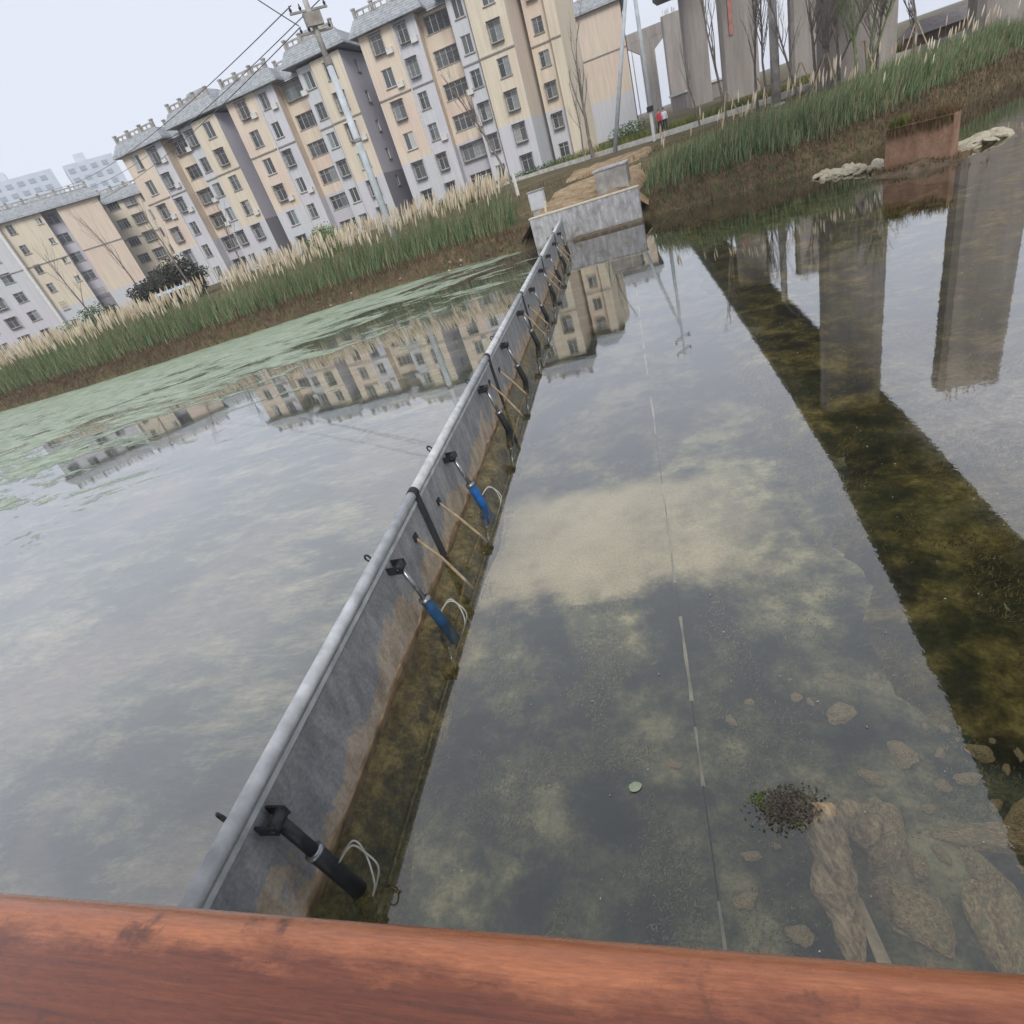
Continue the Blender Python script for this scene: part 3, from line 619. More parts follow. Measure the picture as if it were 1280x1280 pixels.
def apartment(name, loc, label, rz=-20, seed=1, extension=False, zoff=0.0, wide=0.0):
    R = random.Random(seed); b = empty(name, (loc[0], loc[1], zoff), radians(rz)); tag(b, label, 'building', 'cream and lavender apartment blocks')
    D = 12.5; G = 1.6
    F = Plane((0, 0), (1, 0)); A2 = Plane((0, .12), (1, 0)); RC = Plane((0, 1.75), (1, 0)); B1 = Plane((0, .12), (1, 0)); B2 = Plane((0, -.28), (1, 0)); WX = 16.7
    def column(pl, xa, xb, x0, x1, mats, wz, hh, kinds, depth=.18, mat_low=None):
        holes = [(xa, xb, z - hh / 2, z + hh / 2) for z in wz]
        wall(b, pl, x0, x1, G, SPLIT, [h for h in holes if h[3] < SPLIT], mat_low or mats[0], depth); wall(b, pl, x0, x1, SPLIT, EAVE + .3, [h for h in holes if h[2] > SPLIT], mats[1], depth)
        for h in holes:
            put_window(b, pl, h, R.choice(kinds), depth)
            if R.random() < .3 and xb - xa < 2:
                ac = link('air_conditioner', AC, b); ac.location = pl.p(xb + .12 if xb + .95 < x1 else xa - .9, h[2] - .35, .0); ac.rotation_euler = (0, 0, pl.a)
    column(F, 1.35, 2.65, 0, 4.1, (M_GREY, M_CREAM), FZ, 1.75, ['cage', 'cage', 'bars', 'plain'])
    column(A2, 4.6, 5.7, 4.1, 6.9, (M_GREY, M_LAV), FZ, 1.65, ['cage', 'bars', 'plain', 'cage'])
    column(RC, 7.35, 10.2, 6.9, 10.6, (M_GABLE, M_CREAM), FZ, 1.6, ['cage', 'bars', 'bars'], .25)
    column(B1, 11.15, 12.3, 10.6, 12.7, (M_GREY, M_GREY), FZ, 1.65, ['cage', 'bars', 'plain'])
    wx = 14.3 if not extension else 14.5
    column(B2, wx - .05, wx + 1.25, 12.7, WX, (M_LAV, M_CREAMY), FZ, 1.75, ['cage', 'plain', 'bars', 'cage'])
    # returns of the bays
    m = MB(); m.quad((6.9, .12, SPLIT), (6.9, 1.75, SPLIT), (6.9, 1.75, EAVE + .3), (6.9, .12, EAVE + .3)); m.quad((10.6, 1.75, SPLIT), (10.6, .12, SPLIT), (10.6, .12, EAVE + .3), (10.6, 1.75, EAVE + .3)); m.build('bay_return', M_CREAM, b)
    m = MB(); m.quad((6.9, .12, G), (6.9, 1.75, G), (6.9, 1.75, SPLIT), (6.9, .12, SPLIT)); m.quad((10.6, 1.75, G), (10.6, .12, G), (10.6, .12, SPLIT), (10.6, 1.75, SPLIT)); m.build('bay_return', M_GREY, b)
    m = MB(); m.quad((12.7, .12, G), (12.7, -.28, G), (12.7, -.28, EAVE + .3), (12.7, .12, EAVE + .3)); m.quad((4.1, 0, G), (4.1, .12, G), (4.1, .12, EAVE), (4.1, 0, EAVE)); m.build('bay_return', M_CREAM, b)
    # ends and back
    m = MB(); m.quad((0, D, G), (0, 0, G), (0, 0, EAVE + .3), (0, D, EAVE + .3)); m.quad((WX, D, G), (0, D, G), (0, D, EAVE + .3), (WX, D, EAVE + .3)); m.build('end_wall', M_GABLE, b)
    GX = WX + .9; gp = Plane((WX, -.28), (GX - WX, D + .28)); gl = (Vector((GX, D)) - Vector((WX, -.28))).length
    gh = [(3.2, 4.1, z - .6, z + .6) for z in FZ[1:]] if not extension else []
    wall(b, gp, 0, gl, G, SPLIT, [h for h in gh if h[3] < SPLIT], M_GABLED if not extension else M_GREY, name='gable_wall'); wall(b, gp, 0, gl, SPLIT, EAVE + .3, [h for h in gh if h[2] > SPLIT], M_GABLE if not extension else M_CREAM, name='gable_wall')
    for h in gh: put_window(b, gp, h, 'plain')
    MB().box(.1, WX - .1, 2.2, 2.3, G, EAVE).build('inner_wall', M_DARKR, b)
    # ledges, drain pipes
    for pl, x0, x1 in ((F, 0, 4.1), (A2, 4.1, 6.9), (B1, 10.6, 12.7), (B2, 12.7, WX)):
        q = MB(); e = [pl.p(x0, LEDGE, .001), pl.p(x1, LEDGE, .001), pl.p(x1, LEDGE, .12), pl.p(x0, LEDGE, .12)]; q.prism([(p.x, p.y) for p in (e[3], e[2], e[1], e[0])], LEDGE - .07, LEDGE + .07); q.build('ledge', M_LEDGE, b)
    for x, y in ((4.2, -.02), (12.6, 0.0)): MB().tube([(x, y, G + .4), (x, y, EAVE)], .075, 8).build('drain_pipe', M_WHITE if x < 5 else M_LEDGE, b)
    # roofs
    frustum(b, 0, 7.4, 0, D, EAVE + .1, 1.5, .75, .1); frustum(b, 10.1, WX + .5, -.3, D, EAVE + .55, 1.6, .75, .1); frustum(b, 6.9, 10.6, 1.9, D, EAVE - .05, 1.7, .6, .3)
    balustrade(b, .4, 7.0, .4, EAVE + 1.6); balustrade(b, 10.5, 16.8, .1, EAVE + 2.15); balustrade(b, 7.0, 10.5, 2.9, EAVE + 1.66, .6)
    frustum(b, 11.6, 15.4, 2.0, 7.5, EAVE + 2.15, 1.6, .3, .7, 'roof_turret')
    if extension:
        e1 = Plane((17.95, 6.6), (1, 0)); hs = [(18.35 - 17.95, 19.55 - 17.95, z - .75, z + .75) for z in FZ]
        wall(b, e1, -.3, 2.75, G, SPLIT, [h for h in hs if h[3] < SPLIT], M_GREY); wall(b, e1, -.3, 2.75, SPLIT, EAVE + .3, [h for h in hs if h[2] > SPLIT], M_CREAM)
        for h in hs: put_window(b, e1, h, R.choice(['cage', 'bars']))
        e2 = Plane((20.7, 6.6), (1.6, 7)); wall(b, e2, 0, 7.2, G, EAVE + .3, [], M_CREAMY); wall(b, Plane((20.1, 6.0), (1, 0)), 0, 1.2, G, EAVE + .3, [], M_CREAMY)
        wall(b, Plane((21.3, 6.0), (1.6, 7)), 0, 7.2, G, EAVE + .3, [], M_CREAMY); wall(b, Plane((20.1, 6.6), (0, -1)), 0, .6, G, EAVE + .3, [], M_CREAMY)
        frustum(b, 17.5, 21.6, 6.1, 14, EAVE + .1, 2.0, .5, .9)
        for pl, x0, x1 in ((e1, -.3, 2.15), (Plane((20.1, 6.0), (1, 0)), 0, 1.2)):
            q = MB(); e = [pl.p(x0, LEDGE, .001), pl.p(x1, LEDGE, .001), pl.p(x1, LEDGE, .12), pl.p(x0, LEDGE, .12)]; q.prism([(p.x, p.y) for p in (e[3], e[2], e[1], e[0])], LEDGE - .07, LEDGE + .07); q.build('ledge', M_LEDGE, b)
    return b
apartment('apartment_block', (1.7, 82), 'cream and lavender apartment block with a stepped end, behind the abutment wall', seed=3, extension=True)
apartment('apartment_block', (-16.4, 90.7), 'cream and lavender apartment block in the row, directly behind the concrete utility pole', seed=4)
apartment('apartment_block', (-34.4, 99.9), 'cream and lavender apartment block at the end of the row, beside the dark shrubs', seed=5)

def gable_block(name, A, B, depth, top, label, split, panels, zb=1.6, roof=True):
    """block seen end on: panels = (x0, x1, setback, upper material, lower material, windows)"""
    d = Vector((B[0] - A[0], B[1] - A[1])); b = empty(name, (A[0], A[1], 0), atan2(d.y, d.x)); L = d.length; tag(b, label, 'building')
    for x0, x1, sb, up, lo, wins in panels:
        pl = Plane((0, sb), (1, 0)); hs = [(x, x + w_, z, z + h_) for x, w_, z, h_, k in wins]
        wall(b, pl, x0, x1, zb, split, [h for h in hs if h[3] <= split], lo); wall(b, pl, x0, x1, split, top, [h for h in hs if h[2] >= split], up)
        for h, wn in zip(hs, wins): put_window(b, pl, h, wn[4])
        if sb > .3:
            m = MB(); m.quad((x0, 0, zb), (x0, sb, zb), (x0, sb, top), (x0, 0, top)); m.quad((x1, sb, zb), (x1, 0, zb), (x1, 0, top), (x1, sb, top)); m.build('bay_return', up, b)
    m = MB(); m.quad((0, depth, zb), (0, 0, zb), (0, 0, top), (0, depth, top)); m.quad((L, 0, zb), (L, depth, zb), (L, depth, top), (L, 0, top)); m.quad((L, depth, zb), (0, depth, zb), (0, depth, top), (L, depth, top)); m.build('side_wall', M_GREY, b)
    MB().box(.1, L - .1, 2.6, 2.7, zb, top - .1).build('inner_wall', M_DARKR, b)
    if roof: frustum(b, 0, L, 0, depth, top, 1.6, .7, .2); balustrade(b, .5, L - .5, .5, top + 1.6)
    m = MB(); 
    for x0, x1, sb, *_ in panels:
        if sb < .3: m.box(x0, x1, sb - .1, sb - .002, 13.3, 13.45)
    m.build('ledge', M_LEDGE, b)
    return b, L
st = [(z - .8, 1.6) for z in FZ]
# the block past the stepped end
wn = [(.25, 1.9, z, h, 'bars') for z, h in st]; sm = [(3.1, .75, z + .3, 1.0, 'bars') for z in [s[0] for s in st]]
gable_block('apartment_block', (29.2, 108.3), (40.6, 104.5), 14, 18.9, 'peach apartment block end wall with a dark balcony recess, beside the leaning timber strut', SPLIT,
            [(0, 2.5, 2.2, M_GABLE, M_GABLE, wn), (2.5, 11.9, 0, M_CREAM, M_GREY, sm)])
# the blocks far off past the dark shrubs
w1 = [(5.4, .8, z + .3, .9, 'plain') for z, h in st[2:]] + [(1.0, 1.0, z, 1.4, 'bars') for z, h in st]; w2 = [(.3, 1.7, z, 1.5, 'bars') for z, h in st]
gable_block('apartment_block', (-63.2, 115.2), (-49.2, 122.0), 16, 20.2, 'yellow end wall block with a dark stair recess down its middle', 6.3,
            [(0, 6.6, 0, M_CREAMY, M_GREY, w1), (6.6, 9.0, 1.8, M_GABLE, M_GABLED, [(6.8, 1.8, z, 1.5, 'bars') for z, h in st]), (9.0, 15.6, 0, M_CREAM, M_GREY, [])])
wv_ = [(1.0 + 3.3 * q, 1.5, z, 1.55, 'bars' if q % 2 else 'cage') for q in range(4) for z, h in st]
gable_block('apartment_block', (-76.5, 108.4), (-63.35, 115.0), 14, 20.0, 'grey and cream block with a white downpipe, furthest along the reed bank', 9.0, [(0, 14.71, 0, M_GREY, M_LAV, wv_)])
wv_ = [(.8 + 3.1 * q, 2.0, z, 1.5, 'cage' if q % 2 else 'bars') for q in range(4) for z, h in st]
gable_block('apartment_block', (-52.5, 130.0), (-39.5, 132.0), 12, 19.6, 'cream block with many caged windows behind the dark shrubs', 5.0, [(0, 13.15, 0, M_CREAMY, M_CREAM, wv_)])
o = MB().tube([(-63.1, 114.6, 1.8), (-63.1, 114.6, 19.8)], .3, 8).build('downpipe', M_WHITE); tag(o, 'thick white downpipe against the grey and cream block', 'pipe')
# hazy towers beyond
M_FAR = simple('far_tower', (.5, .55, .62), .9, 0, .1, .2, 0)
for (x, y, wd, dp, h, lab) in ((-150, 268, 30, 16, 53.5, 'hazy pale tower block rising furthest behind the yellow end wall'), (-116, 275, 18, 16, 52, 'hazy pale tower block beside the taller far tower')):
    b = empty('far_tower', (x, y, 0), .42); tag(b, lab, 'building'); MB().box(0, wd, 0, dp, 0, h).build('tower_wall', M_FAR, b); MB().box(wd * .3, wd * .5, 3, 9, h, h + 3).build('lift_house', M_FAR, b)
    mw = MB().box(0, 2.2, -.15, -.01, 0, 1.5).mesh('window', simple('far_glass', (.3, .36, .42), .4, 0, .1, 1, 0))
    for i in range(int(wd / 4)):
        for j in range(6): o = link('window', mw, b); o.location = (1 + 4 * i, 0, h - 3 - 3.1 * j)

# ------------------------------------------------------------------ viaduct
t = NT('viaduct_concrete'); f1 = t.noise(.25, 6, .65); f2 = t.noise(1.0, 6, .65, stretch=(1, 1, .12)); f3 = t.noise(12, 3)
c = t.ramp(f2, [(.3, (.2, .183, .168)), (.55, (.29, .265, .245)), (.75, (.38, .35, .325))]); c = t.mix(t.ramp(f1, [(.45, 0.0), (.7, .5)]), c, (.28, .235, .21)); c = t.mix(.25, c, t.ramp(f3, [(.3, .3), (.7, .7)]), 'OVERLAY')
t.bsdf(c, .92, 0, t.bump(f3, .2, .02), .2); M_VIA = t.m
M_DECK = simple('deck_concrete', (.12, .118, .112), .95, 0, .3, .4, .15, .1)  # darker than the piers: the underside's shade is put into the colour
HD = 22.0
LE = [(-14, -60), (1, -22), (10.0, 0), (13.8, 8.7), (17.2, 16.2), (21.2, 25.5), (26.3, 37.7), (33.9, 59), (55.3, 121.5), (64.5, 148.5)]
RE = [(-7.7, -62.5), (7.4, -24.5), (16.6, -2.4), (20.6, 6.1), (24.1, 13.6), (28.0, 23.0), (33.2, 36.6), (40.4, 57), (61.3, 119.4), (70.5, 146.5)]
via = empty('viaduct', (0, 0, 0)); tag(via, 'tall concrete road viaduct on blade piers crossing overhead', 'viaduct')
for k, (a, b) in enumerate(zip(zip(LE, RE), zip(LE[1:], RE[1:]))):
    (l0, r0), (l1, r1) = a, b
    def q(f, z, e): p = l0 if e == 0 else l1; s = r0 if e == 0 else r1; return (p[0] + (s[0] - p[0]) * f, p[1] + (s[1] - p[1]) * f, z)
    pr = [(0, HD + 1.0), (0, HD + .55), (.13, HD - .25), (.87, HD - .25), (1, HD + .55), (1, HD + 1.0)]
    m = MB(); i = len(m.v); n = len(pr); m.v += [q(f, z, 0) for f, z in pr] + [q(f, z, 1) for f, z in pr]
    for j in range(n): m.f.append((i + j, i + n + j, i + n + (j + 1) % n, i + (j + 1) % n))
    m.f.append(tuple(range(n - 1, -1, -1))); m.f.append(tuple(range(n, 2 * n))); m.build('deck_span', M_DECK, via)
    for f0, f1_ in ((.03, .07), (.93, .97)):
        m = MB(); m.v += [q(f, z, e) for e in (0, 1) for f, z in ((f0, HD + 1.003), (f1_, HD + 1.003), (f1_, HD + 1.75), (f0, HD + 1.75))]
        for j in range(4): m.f.append((j, j + 4, (j + 1) % 4 + 4, (j + 1) % 4))
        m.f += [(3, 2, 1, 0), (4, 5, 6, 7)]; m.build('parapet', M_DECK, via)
PANG = atan2(-.34, .94)
def pier(x, y, top, parent, w_=4.3, dp=1.9, z0=-1.0, name='pier'):
    m = MB(); ca, sa = cos(PANG), sin(PANG); c_ = .35
    pl = [(-w_ / 2 + c_, -dp / 2), (w_ / 2 - c_, -dp / 2), (w_ / 2, -dp / 2 + c_), (w_ / 2, dp / 2 - c_), (w_ / 2 - c_, dp / 2), (-w_ / 2 + c_, dp / 2), (-w_ / 2, dp / 2 - c_), (-w_ / 2, -dp / 2 + c_)]
    m.prism([(x + a * ca - b * sa, y + a * sa + b * ca) for a, b in pl], z0, top); return m.build(name, M_VIA, parent)
for x, y in ((31.3, 42), (46.8, 84), (61.8, 126)): pier(x, y, HD - .253, via)
for k, (x, y, top, lab) in enumerate(((39.2, 38.9, 21.6, 'free standing concrete pier without a deck, nearest the red brown stub'), (54.1, 80.9, 22, 'free standing concrete pier without a deck behind the bare riverside trees'), (69.2, 122.9, 22, 'free standing concrete pier without a deck, second behind the bare riverside trees'), (76.8, 168, 21.8, 'far free standing pier in line with the end of the viaduct deck'))):
    e = empty('unfinished_pier', (0, 0, 0)); tag(e, lab, 'pier'); pier(x, y, top, e, name='shaft')
    m = MB()
    for q in range(14): a = x + random.uniform(-1.7, 1.7); bb = y + random.uniform(-.8, .8); m.tube([(a, bb, top - .1), (a + random.uniform(-.1, .1), bb, top + random.uniform(.5, 1.3))], .03, 5)
    m.build('rebar', M_RUST, e)
e = empty('hammerhead_pier', (75.5, 181, 0), PANG); tag(e, 'far pale pier with a flared cap seen past the timber strut', 'pier')
MB().prism([(-1.9, -1), (1.9, -1), (1.9, 1), (-1.9, 1)], -1, 17).build('shaft', M_VIA, e)
m = MB(); m.prism([(-1.9, -1), (1.9, -1), (1.9, 1), (-1.9, 1)], 17.002, 20.2, [(-6.5, -1.1), (6.5, -1.1), (6.5, 1.1), (-6.5, 1.1)]); m.build('pier_cap', M_VIA, e); MB().box(-6.5, 6.5, -1.1, 1.1, 20.203, 22).build('cap_beam', M_VIA, e)
e = empty('low_shed', (66, 141, 2), .1); tag(e, 'small pale low shed between two far viaduct piers', 'shed'); MB().box(0, 9, 0, 6, -.5, 3.2).build('shed_wall', M_VIA, e); MB().box(-.4, 9.4, -.4, 6.4, 3.203, 3.6).build('shed_roof', M_WHITE, e)
e = empty('brown_shed', (38.5, 45.5, 2), -.4); tag(e, 'low brown roofed shed between the viaduct pier and the free standing pier', 'shed'); MB().box(0, 4, 0, 3, -.5, 1.2).build('shed_wall', simple('brown_wall', (.2, .15, .12), .9), e); MB().prism([(-.3, -.4), (4.3, -.4), (4.3, 3.4), (-.3, 3.4)], 1.203, 2.0, [(.3, 1.2), (3.7, 1.2), (3.7, 1.8), (.3, 1.8)]).build('shed_roof', simple('brown_roof', (.22, .2, .2), .8), e)
# red painted strip on the pier facing the trees
o = MB().box(-.22, .22, -.02, 0, 0, 7).build('red_banner', simple('faded_red', (.46, .2, .18), .8, 0, .4, 1.2, 0)); o.location = (45.6, 83.3, 9); o.rotation_euler = (0, 0, PANG); tag(o, 'faded red vertical banner hanging on a viaduct pier', 'banner')

# ------------------------------------------------------------------ path and kerb behind the right-hand reeds
def pol(az, D): return Vector((sin(radians(az)) * D, cos(radians(az)) * D, 0))
KP = [(9, 78.5), (15, 71), (20, 59.5), (24.4, 51.2), (30.2, 47.3), (38, 44.2), (52, 42), (90, 50)]
KP = resample(KP, 1.5)
for _ in range(6): KP = [KP[0]] + [((a[0] + 2 * b[0] + c[0]) / 4, (a[1] + 2 * b[1] + c[1]) / 4) for a, b, c in zip(KP, KP[1:], KP[2:])] + [KP[-1]]
M_KERB = simple('kerb_stone', (.55, .54, .5), .9, 0, .3, 2, .3, .2)
pv = simple('path_paving', (.3, .28, .25), .95, 0, .35, 1.2, .3, .15)
mp, mk = MB(), []
kn = []
for k in range(len(KP)):
    a, b = KP[max(0, k - 1)], KP[min(len(KP) - 1, k + 1)]; d = Vector((b[0] - a[0], b[1] - a[1])).normalized(); kn.append(Vector((-d.y, d.x)))
for k in range(len(KP)):
    p = Vector(KP[k]); mp.v += [(*(p + kn[k] * .0), 2.50), (*(p + kn[k] * 3.0), 2.52)]
for k in range(len(KP) - 1): mp.f.append((2 * k, 2 * k + 2, 2 * k + 3, 2 * k + 1))
path = mp.build('path', pv); tag(path, kind='structure')
for k in range(len(KP) - 1):
    m = MB(); p, q = Vector(KP[k]), Vector(KP[k + 1]); g = (q - p) * .01
    m.prism([(*(p + g - kn[k] * .16),), (*(q - g - kn[k + 1] * .16),), (*(q - g - kn[k + 1] * .003),), (*(p + g - kn[k] * .003),)], 2.0, 2.58); m.build('kerb_stone', M_KERB, path)

# ------------------------------------------------------------------ reeds and bank growth
M_REED = islands('reed_blade', [(0.0, (.06, .11, .055)), (.3, (.14, .22, .11)), (.58, (.24, .32, .17)), (.76, (.36, .39, .22)), (.88, (.46, .4, .25)), (1.0, (.3, .22, .13))], trans=.3)
M_PLUME = islands('reed_plume', [(0.0, (.58, .48, .34)), (.5, (.74, .65, .5)), (1.0, (.82, .77, .66))], trans=.35)
M_VINE = islands('dry_vine', [(0.0, (.06, .04, .028)), (.3, (.12, .075, .05)), (.6, (.19, .125, .085)), (.85, (.28, .21, .14)), (1.0, (.1, .115, .045))], trans=.1)
def reed_belt(x0, x1, d0, d1, n, h0, h1, plumes, label, wind=(.35, -.1), edge=.7):
    ks = nearest(x0, x1); L = [0]
    for a, b in zip(ks, ks[1:]): L.append(L[-1] + math.dist(BP[a], BP[b]))
    def pick():
        r = random.random() * L[-1]
        lo = 0; hi = len(L) - 1
        while hi - lo > 1:
            md = (lo + hi) // 2
            if L[md] <= r: lo = md
            else: hi = md
        d = d0 + (d1 - d0) * random.random() ** .8
        x, y, z = bank_point(ks[lo], d); e = (r - L[lo]); q = BP[ks[min(lo + 1, len(ks) - 1)]]; p = BP[ks[lo]]; t_ = Vector((q[0] - p[0], q[1] - p[1]))
        if t_.length > 0: t_.normalize()
        return Vector((x + t_.x * e, y + t_.y * e, z - .03)), d
    m, pm = MB(), MB(); W = Vector((wind[0], wind[1], 0))
    for i in range(n):
        p, d = pick(); clump = .5 + .5 * fbm(p.x * .45, p.y * .45, 2, 3); 
        if clump < random.random() * .35: continue
        h = random.uniform(h0 * .8, h1 * 1.05) * (.6 + .55 * clump) * (.75 + .25 * smooth(d, d0, d0 + 1.2)); a = random.uniform(0, 2 * pi); ln = random.uniform(.1, .5) if random.random() < .82 else random.uniform(.6, 1.3)
        dv = Vector((cos(a), sin(a), 0)) * ln + W * random.uniform(.2, .9); sd = Vector((-sin(a), cos(a), 0)) * random.uniform(.012, .026); k0 = len(m.v)
        for q in range(4):
            f = q / 3; c = p + dv * h * f * f * .8 + Vector((0, 0, h * (f - .28 * ln * f ** 3))); w_ = sd * (1 - .93 * f ** 1.5)
            m.v += [tuple(c - w_), tuple(c + w_)]
        for q in range(3): k = k0 + 2 * q; m.f.append((k, k + 1, k + 3, k + 2))
    for i in range(plumes):
        p, d = pick()
        if fbm(p.x * .3, p.y * .3, 8, 3) < -.35: continue
        h = random.uniform(h1 * .95, h1 * 1.28) + .1 * (d - d0); ln = W * random.uniform(.25, .8) + Vector((random.gauss(0, .08), random.gauss(0, .08), 0)); tip = p + Vector((0, 0, h)) + ln * h * .45
        st_ = p + Vector((0, 0, h * .76)) + ln * h * .26; mid = st_.lerp(tip, .4); r = random.uniform(.03, .058)
        m.tube([p, st_.lerp(p, .3), st_], .008, 3, False); pm.tube([st_, mid, st_.lerp(tip, .75), tip], [.012, r, r * .75, .006], 4, False)
    o = m.build('reeds', M_REED); tag(o, label, 'reeds', kind='stuff'); pm.build('plumes', M_PLUME, o)['kind'] = 'stuff'
reed_belt(-95, 4.6, 1.2, 4.6, 34000, 1.5, 2.35, 3600, 'long belt of green reeds with cream plumes in front of the apartment row')
reed_belt(11.4, 62, .75, 4.4, 34000, 1.0, 1.65, 170, 'belt of green reeds below the viaduct piers', wind=(.3, -.05))
def growth(x0, x1, d0, d1, n, h0, h1, label, mat, wd=.012, sp=1.0):
    ks = nearest(x0, x1)
    def pos():
        k = random.choice(ks); x, y, z = bank_point(k, random.uniform(d0, d1)); return (x + random.uniform(-.5, .5), y + random.uniform(-.3, .3), z - .02)
    m = MB(); tufts(m, pos, n, h0, h1, sp, .5, wd); tag(m.build('bank_growth', mat), label, 'dry growth', kind='stuff')
growth(-60, 6.4, .0, 1.7, 30000, .15, .55, 'brown dry creepers on the bank below the long reed belt', M_VINE)
growth(11.8, 50, .0, 1.1, 18000, .12, .4, 'brown dry creepers on the bank below the viaduct reeds', M_VINE)
growth(-60, 60, 5, 16, 14000, .1, .4, 'patchy dry grass on the flat ground behind the reeds', M_DRY, .018)
M_GRASSG = islands('verge_grass', [(0.0, (.07, .11, .03)), (.5, (.16, .19, .05)), (1.0, (.36, .33, .1))])
m = MB(); tufts(m, lambda: (lambda k: (KP[k][0] + kn[k].x * random.uniform(3, 8) + random.uniform(-1, 1), KP[k][1] + kn[k].y * random.uniform(3, 8), 2.3))(random.randrange(6, len(KP))), 9000, .25, 1.0, .5, .3, .03); tag(m.build('verge_grass', M_GRASSG), 'yellow green tall grass beyond the riverside path', 'grass', kind='stuff')
# stones and litter along the water line
for k in range(60):
    kk = random.choice(nearest(-10, 6)); x, y, z = bank_point(kk, random.uniform(-.1, .5)); put_rock(random.choice(clods if k % 8 else rocks), 'bank_stone', (x, y, z + .02), [random.uniform(.05, .16)] * 3, 'small stone at the water line between the long reed belt and the weir', 'stones at the water line')

# ------------------------------------------------------------------ shrubs
def leaf_cloud(m, c, rad, n, size, seed=0, gap=.0):
    c = Vector(c)
    for i in range(n):
        v = Vector((random.gauss(0, 1), random.gauss(0, 1), random.gauss(0, 1))).normalized(); r = random.random() ** .4; lump = 1 + .35 * fbm(v.x * 1.6 + seed, v.y * 1.6, v.z * 1.6, 2)
        p = c + Vector((v.x * rad[0], v.y * rad[1], v.z * rad[2])) * r * lump
        if fbm(p.x * .9, p.y * .9, p.z * .9, 2) < gap - .5: continue
        a = Vector((random.gauss(0, 1), random.gauss(0, 1), random.gauss(0, .6))).normalized() * size * random.uniform(.6, 1.3); b = a.orthogonal().normalized() * size * .5
        m.quad(p - a, p + b, p + a, p - b)
def shrub(name, loc, rad, n, size, mat, label, group=None, stems=4):
    e = empty(name, loc); tag(e, label, 'shrub', group); m = MB(); leaf_cloud(m, (0, 0, rad[2] * .9), rad, n, size, loc[0]); m.build('foliage', mat, e)
    m = MB()
    for k in range(stems): a = 6.28 * k / stems; m.tube([(0, 0, -.3), (rad[0] * .25 * cos(a), rad[1] * .25 * sin(a), rad[2] * .7), (rad[0] * .5 * cos(a), rad[1] * .5 * sin(a), rad[2] * 1.3)], [.05, .035, .012], 5)
    m.build('stems', M_BARK, e)
M_BARK = simple('grey_bark', (.19, .165, .145), .95, 0, .4, 5, .4, .1)
M_DKL = islands('dark_leaf', [(0.0, (.03, .035, .03)), (.5, (.06, .065, .05)), (1.0, (.11, .1, .085))], trans=.15)
M_LTL = islands('light_leaf', [(0.0, (.08, .13, .035)), (.5, (.15, .22, .06)), (1.0, (.25, .3, .1))], trans=.3)
M_PUL = islands('purple_leaf', [(0.0, (.025, .015, .02)), (1.0, (.07, .045, .055))], trans=.15)
M_GRL = islands('hedge_leaf', [(0.0, (.03, .06, .02)), (1.0, (.1, .16, .05))], trans=.2)
p = pol(-21.6, 78); shrub('dark_shrub', (p.x, p.y, 2.2), (3.3, 2.5, 1.9), 4200, .18, M_DKL, 'large dark shrub in front of the block with caged windows')
p = pol(-19.6, 74); shrub('dark_shrub', (p.x, p.y, 2.2), (2.6, 2.2, 2.2), 4000, .18, M_DKL, 'tall dark shrub beside the bare tree at the row end')
p = pol(-26.6, 80); shrub('dark_shrub', (p.x, p.y, 2.2), (2.2, 2.0, 1.5), 1500, .12, M_GRL, 'dull green shrub at the foot of the yellow end wall')
p = pol(-28.8, 66); shrub('pale_shrub', (p.x, p.y, 2.2), (3.0, 1.6, 1.1), 1500, .1, M_LTL, 'pale green shrub in front of the white downpipe')
p = pol(-7.4, 60); shrub('round_shrub', (p.x, p.y, 2.1), (1.9, 1.9, 1.35), 3200, .09, M_LTL, 'round bright green shrub just behind the reed plumes')
p = pol(6.0, 62); shrub('purple_shrub', (p.x, p.y, 2.0), (1.2, 1.0, .75), 1300, .08, M_PUL, 'small dark purple shrub near the cabinet')
p = pol(4.6, 60); shrub('green_shrub', (p.x, p.y, 1.9), (1.6, 1.1, .7), 1200, .08, M_LTL, 'small light green shrub beside the dark purple one')
p = pol(20.3, 70); shrub('green_shrub', (p.x, p.y, 2.1), (2.2, 1.6, 1.1), 1700, .1, M_GRL, 'dark green shrub beside the utility pole with a strut')
m = MB()
for k in range(60): f = k / 59; p = Vector((2, 80)).lerp(Vector((19.5, 72.3)), f); leaf_cloud(m, (p.x, p.y, 2.65), (.5, .5, .42), 60, .09, k)
o = m.build('clipped_hedge', M_GRL); tag(o, 'low clipped hedge along the foot of the stepped apartment block', 'hedge')

